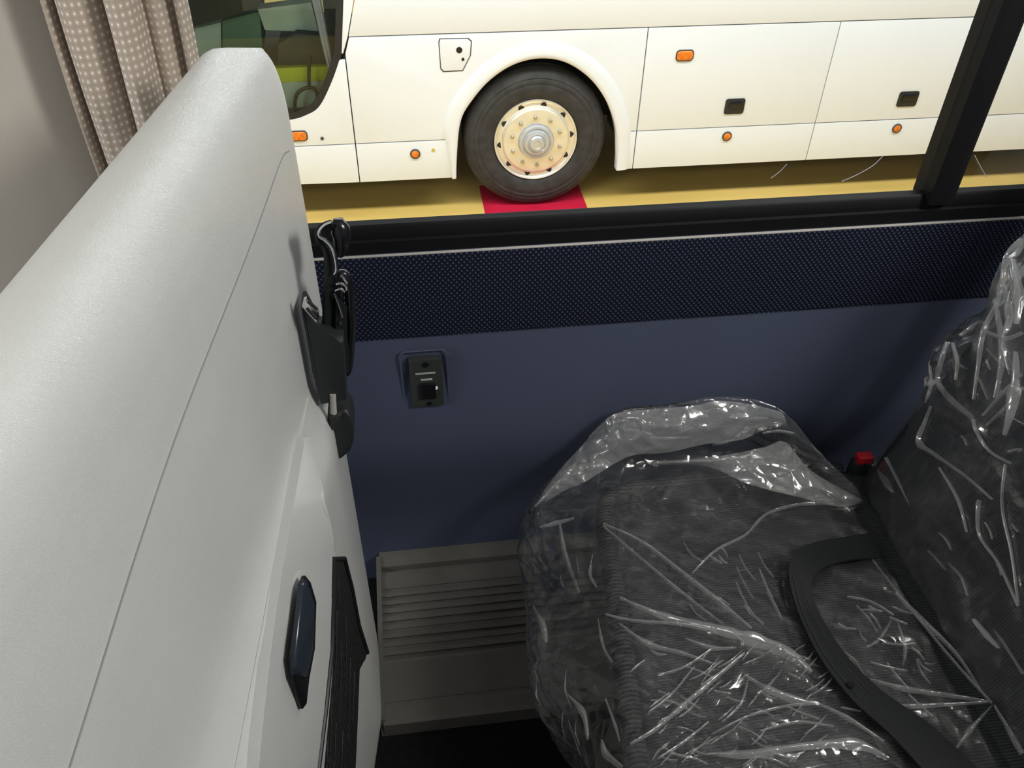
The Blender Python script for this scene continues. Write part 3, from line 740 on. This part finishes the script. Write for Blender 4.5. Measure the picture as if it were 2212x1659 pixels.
tag(link('indicator', lathe_y([(0.0042, 0.002), (0.0038, -0.003), (0, -0.004)], (0.0265, yw-0.008, 0.750), 14), M['white_led'], out), label='small white indicator')

# ================================================================== WRAPPED SEAT
wseat = tag(empty('coach_seat', (0.66, 0.76, 0.0)), 'charcoal ribbed coach seat wrapped in clear plastic, belt lying across it', 'seat')
def rounded_block(lo, hi, r, fn=None, div=(24, 30, 5)):
    """block with rounded edges, its surface sampled densely so a shaping function can act on it"""
    bm = bmesh.new()
    bmesh.ops.create_cube(bm, size=1.0)
    for v in bm.verts:
        for i in range(3): v.co[i] = lo[i] if v.co[i] < 0 else hi[i]
    bmesh.ops.bevel(bm, geom=bm.edges[:], offset=r, segments=5, profile=0.5, affect='EDGES')
    bmesh.ops.subdivide_edges(bm, edges=[e for e in bm.edges if e.calc_length() > 0.12], cuts=10, use_grid_fill=True)
    if fn:
        for v in bm.verts: v.co = fn(v.co)
    return bm
def edge_x(y): return float(np.interp(y, [0.3, 0.62, 0.78, 0.93, 1.12], [0.290, 0.312, 0.330, 0.348, 0.366]))
def cush(co):
    x, y, z = co
    x += (edge_x(y)-0.366)*max(0.0, min(1.0, (0.9-x)/0.5))
    if z > 0.44:
        z += 0.012*math.sin(max(0, min(1, (x-0.34)/0.6))*math.pi) - 0.010*math.exp(-((y-0.76)/0.02)**2)
    return Vector((x, y, z))
cushion = link('cushion', rounded_block((0.375, 0.30, 0.365), (1.02, 1.235, 0.497), 0.035, cush), M['seat_cloth'], wseat, smooth=180)
edge = [(edge_x(y), y, 0.484) for y in (0.30, 0.62, 0.78, 0.93, 1.10)] + [(0.385, 1.195, 0.484), (0.43, 1.228, 0.484), (0.6, 1.238, 0.482), (0.95, 1.238, 0.48)]
link('front_bolster', tube(spline(edge, 12), 0.021, 14), M['seat_edge'], wseat, smooth=180)
LEAN = 0.29
def back_x(z): return 0.965+LEAN*(z-0.5)
def backf(co):
    x, y, z = co
    return Vector((x+back_x(z)-1.0, y, z))
link('backrest', rounded_block((1.0, 0.30, 0.40), (1.13, 1.20, 1.42), 0.045, backf), M['seat_cloth'], wseat, smooth=180)
link('pedestal', box((0.48, 0.45, 0.0), (0.95, 0.96, 0.37), 0.02), M['floor_black'], wseat, smooth=30)

# seat belt lying over the film
bl = [(1890, 1150), (1830, 1160), (1760, 1172), (1716, 1196), (1703, 1240), (1722, 1320), (1770, 1420), (1840, 1512), (1915, 1580), (1985, 1655), (2040, 1730)]
brr = [(1900, 1205), (1840, 1210), (1795, 1220), (1762, 1240), (1752, 1270), (1772, 1330), (1826, 1415), (1900, 1490), (2000, 1560), (2090, 1640), (2170, 1720)]
zz = [0.545, 0.553, 0.562, 0.566, 0.562, 0.552, 0.549, 0.549, 0.549, 0.549, 0.549]
L3 = [onz(a, b, z) for (a, b), z in zip(bl, zz)]; R3 = [onz(a, b, z-0.004) for (a, b), z in zip(brr, zz)]
belt = link('seat_belt', ribbon(L3, R3, 0.005), M['webbing'], wseat, smooth=50)
bc = onz(1836, 1480, 0.5525)
bm = bmesh.new(); bmesh.ops.create_cone(bm, cap_ends=True, segments=20, radius1=0.0075, radius2=0.006, depth=0.005)
for v in bm.verts: v.co += bc
link('belt_button', bm, M['black_gloss'], belt, smooth=40)
def lerp_edge(t):
    return [Vector(l)*(1-t)+Vector(r)*t + Vector((0, 0, 0.0035)) for l, r in zip(L3[4:8], R3[4:8])]
for t in (0.2, 0.5, 0.62):
    link('belt_rib', tube(spline(lerp_edge(t), 5), 0.0012, 6), M['black_plastic'], belt)
bk = ony(1868, 988, 1.215)
buckle = link('belt_buckle', box((bk.x-0.025, bk.y-0.012, bk.z-0.13), (bk.x+0.022, bk.y+0.014, bk.z-0.008), 0.005), M['black_plastic'], wseat, smooth=40)
tag(link('release_button', box((bk.x-0.019, bk.y-0.012, bk.z-0.012), (bk.x+0.017, bk.y+0.012, bk.z+0.008), 0.004), M['red'], buckle, smooth=40), label='red release button')

# ------------------------------------------------------------------ plastic film
def catmull_grid(C, nu, nv):
    C = np.array([[list(p) for p in row] for row in C], float)
    def interp(A, n):
        m = A.shape[0]; t = np.linspace(0, m-1, n); i = np.clip(t.astype(int), 0, m-2); f = (t-i)[:, None, None]
        p0 = A[np.clip(i-1, 0, m-1)]; p1 = A[i]; p2 = A[i+1]; p3 = A[np.clip(i+2, 0, m-1)]
        return 0.5*((2*p1)+(-p0+p2)*f+(2*p0-5*p1+4*p2-p3)*f**2+(-p0+3*p1-3*p2+p3)*f**3)
    A = interp(C, nv); A = interp(A.transpose(1, 0, 2), nu).transpose(1, 0, 2)
    return A
def seg_dist(P, a, b):
    a = np.array(a); b = np.array(b); d = b-a; t = np.clip(((P-a)@d)/(d@d), 0, 1)
    return np.linalg.norm(P-(a+t[..., None]*d), axis=-1), t
def film(name, C, nu, nv, creases, amp, fine, seed, m, along=(0.75, -0.66, 0.0)):
    A = catmull_grid(C, nu, nv)
    du = np.gradient(A, axis=1); dv = np.gradient(A, axis=0)
    N = np.cross(du, dv); N /= np.maximum(np.linalg.norm(N, axis=-1, keepdims=True), 1e-9)
    if N[..., 2].mean() < 0: N = -N
    hgt = np.zeros(A.shape[:2]); fold_haze = np.zeros(A.shape[:2])
    for pts, wd, ht, *fw in creases:
        fw = fw[0]*0.5 if fw else 0.06
        best = np.full(A.shape[:2], 9.0)
        L = len(pts)-1; par = np.zeros_like(best)
        for i in range(L):
            d, t = seg_dist(A, pts[i], pts[i+1]); k = d < best; best[k] = d[k]; par[k] = ((i+t)/L)[k]
        taper = np.clip(np.minimum(par, 1-par)*6, 0.0, 1)
        w2 = wd*(0.4+0.6*taper)
        hgt += ht*taper*np.clip(1-best/w2, 0, 1)**1.3
        fold_haze = np.maximum(fold_haze, fw*taper*np.clip(1.25-best/(w2*0.8), 0, 1))
    al = np.array(along); al = al/np.linalg.norm(al)
    for i in range(nv):
        for j in range(nu):
            p = A[i, j]; v = Vector(p)
            wv = noise.noise_vector(v*5.0+Vector((seed, 0, 0)))*0.035
            q = v+wv
            s = q.dot(Vector(al)); iso = (q-Vector(al)*s)*13.0+Vector(al)*s*4.0+Vector((seed*3.1, seed, 0))
            d = noise.voronoi(iso)[0]
            c1 = max(0.0, 1-(d[1]-d[0])/0.45)
            d2 = noise.voronoi(q*17.0+Vector((seed, seed*2, 5)))[0]
            c2 = max(0.0, 1-(d2[1]-d2[0])/0.35)
            n0 = noise.noise(q*6.0+Vector((seed, 3, 1)))
            n1 = max(0.0, noise.noise(q*4.0+Vector((seed+9, 3, 1)))+0.25)
            hgt[i, j] += amp*(c1**1.5*(0.35+n1)+0.5*n0) + fine*c2**1.4*(0.3+1.3*n1)
            fold_haze[i, j] = fold_haze[i, j]*(0.55+0.9*abs(noise.noise(q*30.0))) + 0.09*c1**4*n1 + 0.04*c2**4*(0.2+n1)
    A = A + N*hgt[..., None]
    A[..., 1] = np.minimum(A[..., 1], 1.322)      # the sheet stays clear of the wall
    bm = grid_bm([[tuple(A[i, j]) for j in range(nu)] for i in range(nv)])
    o = link(name, bm, m, smooth=180)
    o.data.attributes.new('fold', 'FLOAT', 'POINT').data.foreach_set('value', fold_haze.reshape(-1).astype(np.float32))
    return o

Z = onz
rows = []
def wr(y, sil, zs=(0.515, 0.528, 0.53, 0.522), edge_pt=None, hem=None, end=None):
    s = sil; e = edge_pt or (edge_x(y)-0.024, y, 0.508)
    hem = hem or (s[0]+0.10, y, s[2]-0.13)
    return [hem, (s[0]+0.035, y, s[2]-0.085), tuple(s), tuple(e), (0.43, y, zs[0]), (0.55, y, zs[1]), (0.68, y, zs[2]), (0.80, y, zs[3]), end or (0.90, y, 0.517)]
rows.append(wr(0.30, (0.24, 0.30, 0.40)))
s = Z(1250, 1659, 0.37); rows.append(wr(0.62, s))
s = Z(1168, 1510, 0.38); rows.append(wr(0.78, s))
s = Z(1142, 1320, 0.40); rows.append(wr(0.95, s))
s = Z(1130, 1150, 0.43); rows.append(wr(1.09, s, edge_pt=(0.345, 1.09, 0.507)))
def pxrow(spec): return [tuple(Z(a, b, z)) if len(c) == 0 else tuple(c) for a, b, z, *c in spec]
rows.append(pxrow([(1200, 1130, 0.30), (1172, 1110, 0.36), (1163, 1083, 0.46), (1292, 1035, 0.535), (1420, 1000, 0.548), (1550, 990, 0.552), (1690, 990, 0.552), (1785, 1060, 0.552), (1835, 1105, 0.54)]))
rows.append(pxrow([(1240, 1060, 0.33), (1215, 1055, 0.40), (1215, 1010, 0.52), (1315, 950, 0.60), (1420, 930, 0.635), (1550, 925, 0.645), (1690, 935, 0.64), (1785, 1015, 0.60), (1858, 1090, 0.545)]))
rows.append(pxrow([(1270, 1010, 0.36), (1255, 1005, 0.44), (1262, 962, 0.56), (1330, 892, 0.66), (1430, 880, 0.685), (1560, 862, 0.705), (1685, 885, 0.69), (1775, 985, 0.63), (1862, 1078, 0.55)]))
rows.append(pxrow([(1290, 1010, 0.36), (1285, 1000, 0.44), (1300, 965, 0.54), (1360, 905, 0.63), (1440, 893, 0.655), (1560, 880, 0.675), (1670, 900, 0.66), (1755, 995, 0.60), (1845, 1082, 0.53)]))
rows.append([(p[0], min(p[1]+0.03, 1.31), p[2]-0.12) for p in rows[-1]])
def cz(px, z): return [Z(a, b, z) for a, b in px]
cre = [(cz([(1305, 1282), (1400, 1318), (1560, 1362), (1680, 1425), (1780, 1500)], 0.53), 0.020, 0.014, 0.34),
       (cz([(1300, 1135), (1420, 1230), (1560, 1345), (1620, 1390)], 0.53), 0.010, 0.009),
       (cz([(1380, 1175), (1500, 1255), (1640, 1385)], 0.53), 0.012, 0.010),
       (cz([(1290, 1325), (1450, 1345), (1600, 1368)], 0.53), 0.009, 0.008),
       (cz([(1330, 1350), (1440, 1420), (1530, 1440)], 0.53), 0.012, 0.009),
       (cz([(1625, 1420), (1560, 1500), (1440, 1595)], 0.53), 0.014, 0.011),
       (cz([(1500, 1240), (1560, 1180), (1650, 1115), (1690, 1098), (1810, 1090)], 0.54), 0.016, 0.014),
       (cz([(1600, 1470), (1740, 1540), (1880, 1620)], 0.53), 0.016, 0.012),
       (cz([(1540, 1659), (1700, 1612), (1880, 1600)], 0.53), 0.020, 0.014),
       (cz([(1480, 1630), (1600, 1560), (1720, 1545)], 0.53), 0.012, 0.010),
       (cz([(1620, 1480), (1700, 1500), (1800, 1520)], 0.53), 0.010, 0.008),
       (cz([(1345, 1060), (1400, 1010), (1500, 965), (1600, 945)], 0.60), 0.018, 0.014),
       (cz([(1350, 985), (1450, 960), (1560, 940), (1620, 930)], 0.63), 0.014, 0.010),
       (cz([(1600, 960), (1690, 1000), (1800, 1075)], 0.60), 0.014, 0.012),
       (cz([(1700, 930), (1790, 1020), (1850, 1080)], 0.60), 0.012, 0.010),
       (cz([(1560, 1010), (1680, 1030), (1790, 1085)], 0.57), 0.012, 0.010),
       (cz([(1160, 1480), (1180, 1350), (1160, 1200)], 0.42), 0.020, 0.014),
       (cz([(1245, 1060), (1250, 1180), (1262, 1300)], 0.48), 0.014, 0.012)]
pc = film('plastic_cover', rows, 190, 230, cre, 0.007, 0.0035, 2.0, M['film'])
tag(pc, 'crumpled clear plastic sheet over the seat cushion', 'plastic cover', 'clear plastic wraps on the seat')

# film on the backrest
def bp(y, z, off): return (back_x(z)-off, y, z)
rows = []
def brow(px, z, extra=0.0):
    a = ony(*px, 1.205)
    r = [(a.x+0.16, 1.235, a.z+0.03), (a.x+0.06, 1.228, a.z+0.01), tuple(a)]
    for y, o in ((1.12, 0.030), (1.02, 0.030), (0.9, 0.032), (0.76, 0.03), (0.6, 0.03), (0.45, 0.03), (0.3, 0.03)):
        t = min(1, (1.205-y)/0.18); rr = a.z*(1-t)+z*t
        o2 = o+extra
        k = back_x(rr)-o2
        r.append((a.x*(1-t)*0.5+k*(1-(1-t)*0.5), y, rr))
    return r
rows.append(brow((1882, 1012), 0.530))
rows.append(brow((1905, 985), 0.57))
rows.append(brow((1965, 905), 0.66))
rows.append(brow((1998, 840), 0.74, 0.01))
rows.append(brow((2020, 770), 0.83, 0.02))
rows.append(brow((2050, 722), 0.89, 0.03))
rows.append(brow((2108, 690), 0.94, 0.03))
rows.append(brow((2150, 640), 1.00, 0.04))
rows.append(brow((2178, 570), 1.08, 0.05))
rows.append(brow((2215, 505), 1.16, 0.05))
rows.append(brow((2260, 420), 1.27, 0.04))
rows.append(brow((2300, 330), 1.38, 0.02))
n0 = np.array([1, 0, -LEAN]); p0 = (back_x(0.8)-0.05, 0, 0.8)
def cb(px): return [onplane(a, b, p0, n0) for a, b in px]
cre = [(cb([(2215, 500), (2150, 650), (2130, 720), (2118, 800)]), 0.022, 0.018, 0.40),
       (cb([(2212, 520), (2195, 650), (2190, 800), (2200, 930)]), 0.085, 0.010, 0.42),  # broad band of haze painted in for the bright reflection up here
       (cb([(2040, 735), (2030, 800), (2000, 880), (1985, 950)]), 0.018, 0.014, 0.35),
       (cb([(2030, 820), (2075, 880), (2120, 915), (2145, 950)]), 0.016, 0.014),
       (cb([(1990, 955), (2060, 1010), (2130, 1085)]), 0.012, 0.012),
       (cb([(2130, 722), (2212, 712)]), 0.012, 0.010),
       (cb([(2125, 1090), (2112, 1150), (2160, 1240), (2205, 1320)]), 0.014, 0.012),
       (cb([(2000, 905), (2040, 940), (2060, 1000)]), 0.010, 0.010),
       (cb([(2212, 790), (2150, 880), (2110, 905)]), 0.014, 0.012),
       (cb([(2060, 750), (2075, 830), (2120, 905)]), 0.012, 0.010),
       (cb([(1895, 1005), (1990, 1140), (2110, 1310), (2212, 1450)]), 0.007, 0.008),
       (cb([(1930, 1000), (2040, 1160), (2212, 1390)]), 0.008, 0.007),
       (cb([(2140, 960), (2180, 1050), (2212, 1110)]), 0.014, 0.012)]
pb = film('plastic_cover', rows, 150, 190, cre, 0.009, 0.004, 7.0, M['film_back'], along=(0.0, -0.6, 0.5))
tag(pb, 'taut glossy clear plastic sheet over the leaning backrest', 'plastic cover', 'clear plastic wraps on the seat')

# folds of doubled film on each sheet, their milkiness also imitating bright reflections
from mathutils.bvhtree import BVHTree
def bvh_of(o):
    me = o.data
    return BVHTree.FromPolygons([v.co for v in me.vertices], [tuple(p.vertices) for p in me.polygons])
def on_film(tree, px, py, lift, fall):
    d = V3(ray(px, py)).normalized()
    h = tree.ray_cast(V3(CAM), d)
    if h[0] is None: return fall(px, py)
    return h[0] - d*lift
def lay_folds(parent, tree, specs, fall, lift=0.006, up=Vector((0, 0, 1)), seed=0, m='film_fold', name='film_fold', merge=False):
    allbm = bmesh.new() if merge else None
    for k, (pts, hw) in enumerate(specs):
        P = spline([(a, b) for a, b in pts], 7); Wd = [float(v) for v in np.interp(np.linspace(0, 1, len(P)), np.linspace(0, 1, len(hw)), hw)]
        rows = []; n = len(P)
        prev = None
        for i in range(n):
            t = np.array(P[min(i+1, n-1)])-np.array(P[max(i-1, 0)]); t /= np.linalg.norm(t)+1e-9
            nm = np.array([-t[1], t[0]])
            w = Wd[i]*(1+0.35*noise.noise(Vector((k*5.3+seed, i*0.35, 0))))+0.4
            cpt = on_film(tree, P[i][0], P[i][1], lift, fall)
            # keep the strip smooth where the sheet below is crumpled
            dist = (cpt-V3(CAM)).length
            if prev is not None and abs(dist-prev) > 0.02: dist = prev+max(-0.02, min(0.02, dist-prev))
            if prev is not None: dist = prev*0.5+dist*0.5
            prev = dist
            row = []
            for q, hgt in ((-1.0, 0.0), (-0.5, 0.0035), (0.15, 0.0055), (0.6, 0.003), (1.0, 0.0)):
                a = np.array(P[i])+nm*w*q
                d = V3(ray(*a)).normalized()
                row.append(V3(CAM)+d*dist + up*hgt)
            rows.append(row)
        if merge: grid_bm(rows, allbm)
        else: link(name, grid_bm(rows), M[m], parent, smooth=180)
    if merge: tag(link(name, allbm, M[m], parent, smooth=180), kind='stuff')
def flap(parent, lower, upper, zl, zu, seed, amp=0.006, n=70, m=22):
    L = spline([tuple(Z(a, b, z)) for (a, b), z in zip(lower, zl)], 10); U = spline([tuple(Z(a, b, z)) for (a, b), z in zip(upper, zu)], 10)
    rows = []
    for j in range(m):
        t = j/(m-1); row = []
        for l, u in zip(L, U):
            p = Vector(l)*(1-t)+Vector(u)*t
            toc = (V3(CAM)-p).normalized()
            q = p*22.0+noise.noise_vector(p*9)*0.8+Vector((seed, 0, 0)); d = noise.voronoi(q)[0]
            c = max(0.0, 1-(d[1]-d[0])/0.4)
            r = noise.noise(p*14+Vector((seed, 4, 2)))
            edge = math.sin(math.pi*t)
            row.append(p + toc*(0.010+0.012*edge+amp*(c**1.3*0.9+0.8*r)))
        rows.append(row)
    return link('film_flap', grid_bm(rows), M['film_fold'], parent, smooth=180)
CUSH = [([(1339, 1292), (1443, 1334), (1546, 1359), (1624, 1380), (1702, 1411), (1753, 1453)], [2, 8, 10, 14, 13, 4]),
        ([(1303, 1132), (1391, 1173), (1484, 1245), (1557, 1302), (1624, 1359)], [1, 3, 5, 5, 1.5]),
        ([(1303, 1137), (1412, 1230), (1494, 1297), (1562, 1349)], [1, 3, 3, 1]),
        ([(1308, 1328), (1370, 1341), (1474, 1349), (1546, 1365)], [1, 3, 3, 2]),
        ([(1339, 1349), (1401, 1391), (1474, 1411), (1546, 1437)], [1, 6, 4, 1]),
        ([(1608, 1411), (1546, 1463), (1474, 1525), (1412, 1577), (1360, 1608)], [2, 5, 6, 5, 2]),
        ([(1608, 1458), (1660, 1489), (1727, 1515), (1769, 1520)], [1, 8, 8, 2]),
        ([(1753, 1515), (1831, 1551), (1909, 1603)], [1, 5, 2]),
        ([(1525, 1629), (1624, 1629), (1727, 1613), (1847, 1608), (1919, 1639)], [1, 10, 8, 12, 2]),
        ([(1536, 1587), (1619, 1546), (1702, 1525), (1753, 1520)], [1, 3, 3, 1]),
        ([(1494, 1240), (1546, 1189), (1608, 1157), (1655, 1111), (1727, 1090), (1805, 1090)], [1, 3, 2, 3, 3, 1]),
        ([(1480, 1380), (1540, 1400), (1590, 1400)], [1, 5, 1]), ([(1420, 1460), (1480, 1440), (1540, 1400)], [1, 3, 1]),
        ([(1640, 1230), (1665, 1290), (1690, 1340)], [1, 4, 1]), ([(1590, 1260), (1620, 1320), (1650, 1350)], [1, 3, 1]),
        ([(1560, 1560), (1600, 1520), (1615, 1470)], [1, 4, 1]), ([(1400, 1540), (1450, 1500), (1500, 1440)], [1, 2.5, 1]),
        ([(1420, 1640), (1480, 1600), (1530, 1560)], [1, 4, 1]), ([(1640, 1580), (1720, 1560), (1800, 1570)], [1, 4, 1]),
        ([(1878, 1468), (1961, 1489), (2064, 1504), (2137, 1517)], [1, 6, 5, 1.5]),
        ([(1888, 1525), (1986, 1525), (2131, 1517)], [1, 6, 1.5]),
        ([(1883, 1209), (1961, 1308), (2054, 1422), (2142, 1520)], [1, 2, 2, 1.5]),
        ([(1935, 1282), (1992, 1339), (2064, 1411), (2116, 1489)], [2, 6, 4, 1]),
        ([(2147, 1525), (2175, 1570), (2209, 1629)], [1.5, 4, 8]), ([(2142, 1525), (2095, 1577), (2064, 1618)], [1, 6, 3]),
        ([(1940, 1350), (1955, 1400), (1950, 1440)], [1, 5, 1]), ([(1830, 1290), (1880, 1300), (1930, 1330)], [1, 2, 1]), ([(1870, 1400), (1900, 1380), (1925, 1340)], [1, 4, 1]),
        ([(1292, 1339), (1303, 1396), (1323, 1432)], [1, 3, 1]), ([(1308, 1510), (1329, 1567), (1339, 1603)], [1.5, 3, 1]),
        ([(1209, 1132), (1220, 1194), (1251, 1282)], [2, 6, 2]), ([(1152, 1310), (1172, 1350), (1180, 1390)], [1, 8, 2]), ([(1225, 1500), (1260, 1540), (1270, 1600)], [1, 7, 2]), ([(1300, 1600), (1310, 1630), (1345, 1659)], [2, 9, 4]),
        ([(1165, 1140), (1200, 1130), (1240, 1120)], [1, 5, 1]), ([(1280, 1200), (1275, 1240), (1290, 1270)], [1, 4, 1])]
tc = bvh_of(pc)
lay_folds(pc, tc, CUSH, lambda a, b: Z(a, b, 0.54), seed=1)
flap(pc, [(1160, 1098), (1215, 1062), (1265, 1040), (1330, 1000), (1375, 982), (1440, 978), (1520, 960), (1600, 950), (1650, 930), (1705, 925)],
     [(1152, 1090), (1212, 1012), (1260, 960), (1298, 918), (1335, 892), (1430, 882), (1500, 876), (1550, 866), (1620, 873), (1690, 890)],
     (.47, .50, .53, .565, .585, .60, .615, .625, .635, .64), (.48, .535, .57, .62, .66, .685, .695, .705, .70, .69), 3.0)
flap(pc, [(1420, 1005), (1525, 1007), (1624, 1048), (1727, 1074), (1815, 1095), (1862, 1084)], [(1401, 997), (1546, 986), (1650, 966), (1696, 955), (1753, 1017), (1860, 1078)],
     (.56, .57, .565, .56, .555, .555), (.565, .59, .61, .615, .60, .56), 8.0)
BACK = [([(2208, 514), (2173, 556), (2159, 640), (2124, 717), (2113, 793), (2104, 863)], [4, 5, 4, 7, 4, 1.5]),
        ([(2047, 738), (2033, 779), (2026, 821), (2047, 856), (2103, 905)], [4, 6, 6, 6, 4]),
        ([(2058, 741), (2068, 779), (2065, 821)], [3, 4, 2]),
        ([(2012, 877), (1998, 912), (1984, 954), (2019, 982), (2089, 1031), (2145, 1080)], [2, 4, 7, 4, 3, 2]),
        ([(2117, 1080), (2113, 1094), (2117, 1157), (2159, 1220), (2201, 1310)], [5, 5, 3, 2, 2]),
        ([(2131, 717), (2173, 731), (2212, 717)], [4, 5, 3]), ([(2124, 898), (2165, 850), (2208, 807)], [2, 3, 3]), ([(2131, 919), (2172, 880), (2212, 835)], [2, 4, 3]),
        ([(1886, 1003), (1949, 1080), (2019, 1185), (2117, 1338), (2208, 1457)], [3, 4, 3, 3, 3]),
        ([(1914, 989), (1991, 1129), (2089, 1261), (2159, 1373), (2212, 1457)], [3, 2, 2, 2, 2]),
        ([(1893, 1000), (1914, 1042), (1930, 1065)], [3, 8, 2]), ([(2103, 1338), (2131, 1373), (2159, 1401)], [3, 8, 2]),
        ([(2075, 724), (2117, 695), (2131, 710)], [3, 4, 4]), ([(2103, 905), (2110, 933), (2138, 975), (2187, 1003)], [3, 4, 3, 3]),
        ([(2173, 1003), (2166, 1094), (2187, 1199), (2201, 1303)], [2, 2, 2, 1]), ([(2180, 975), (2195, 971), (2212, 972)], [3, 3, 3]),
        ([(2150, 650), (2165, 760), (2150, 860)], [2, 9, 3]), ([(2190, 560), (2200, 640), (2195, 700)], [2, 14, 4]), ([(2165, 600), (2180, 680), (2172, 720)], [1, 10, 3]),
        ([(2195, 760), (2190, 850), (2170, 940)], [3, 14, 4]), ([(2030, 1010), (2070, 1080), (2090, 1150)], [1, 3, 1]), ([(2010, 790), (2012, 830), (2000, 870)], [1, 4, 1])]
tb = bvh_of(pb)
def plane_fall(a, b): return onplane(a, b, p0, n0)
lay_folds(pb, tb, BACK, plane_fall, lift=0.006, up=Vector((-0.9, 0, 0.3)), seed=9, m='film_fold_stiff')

# small crinkles scattered over both sheets
def crinkles(regions, seed):
    rnd = random.Random(seed); out = []
    for x0, x1, y0, y1, n, angs in regions:
        for _ in range(n):
            x, y = rnd.uniform(x0, x1), rnd.uniform(y0, y1); a = rnd.choice(angs)+rnd.uniform(-0.2, 0.2)
            ln = rnd.uniform(22, 85); b = rnd.uniform(-0.5, 0.5)
            dx, dy = math.cos(a)*ln/2, math.sin(a)*ln/2
            out.append(([(x-dx, y-dy), (x-dy*b*0.4, y+dx*b*0.4), (x+dx, y+dy)], [0.3, rnd.uniform(0.7, 2.6), 0.3]))
    return out
def hits(tree, specs):
    return [sp for sp in specs if all(tree.ray_cast(V3(CAM), V3(ray(a, b)).normalized())[0] is not None for a, b in sp[0])]
lay_folds(pc, tc, hits(tc, crinkles([(1370, 1780, 1410, 1650, 62, (0.40, -0.70)), (1450, 1690, 1190, 1390, 12, (0.72, 1.1)), (1820, 2050, 1300, 1620, 26, (0.22, 0.9)),
                            (1380, 1700, 900, 990, 8, (0.1, -0.2)), (1160, 1250, 1180, 1600, 9, (1.35, 1.6))], 5)),
          lambda a, b: Z(a, b, 0.53), seed=21, lift=0.004, name='film_crinkle', merge=True)
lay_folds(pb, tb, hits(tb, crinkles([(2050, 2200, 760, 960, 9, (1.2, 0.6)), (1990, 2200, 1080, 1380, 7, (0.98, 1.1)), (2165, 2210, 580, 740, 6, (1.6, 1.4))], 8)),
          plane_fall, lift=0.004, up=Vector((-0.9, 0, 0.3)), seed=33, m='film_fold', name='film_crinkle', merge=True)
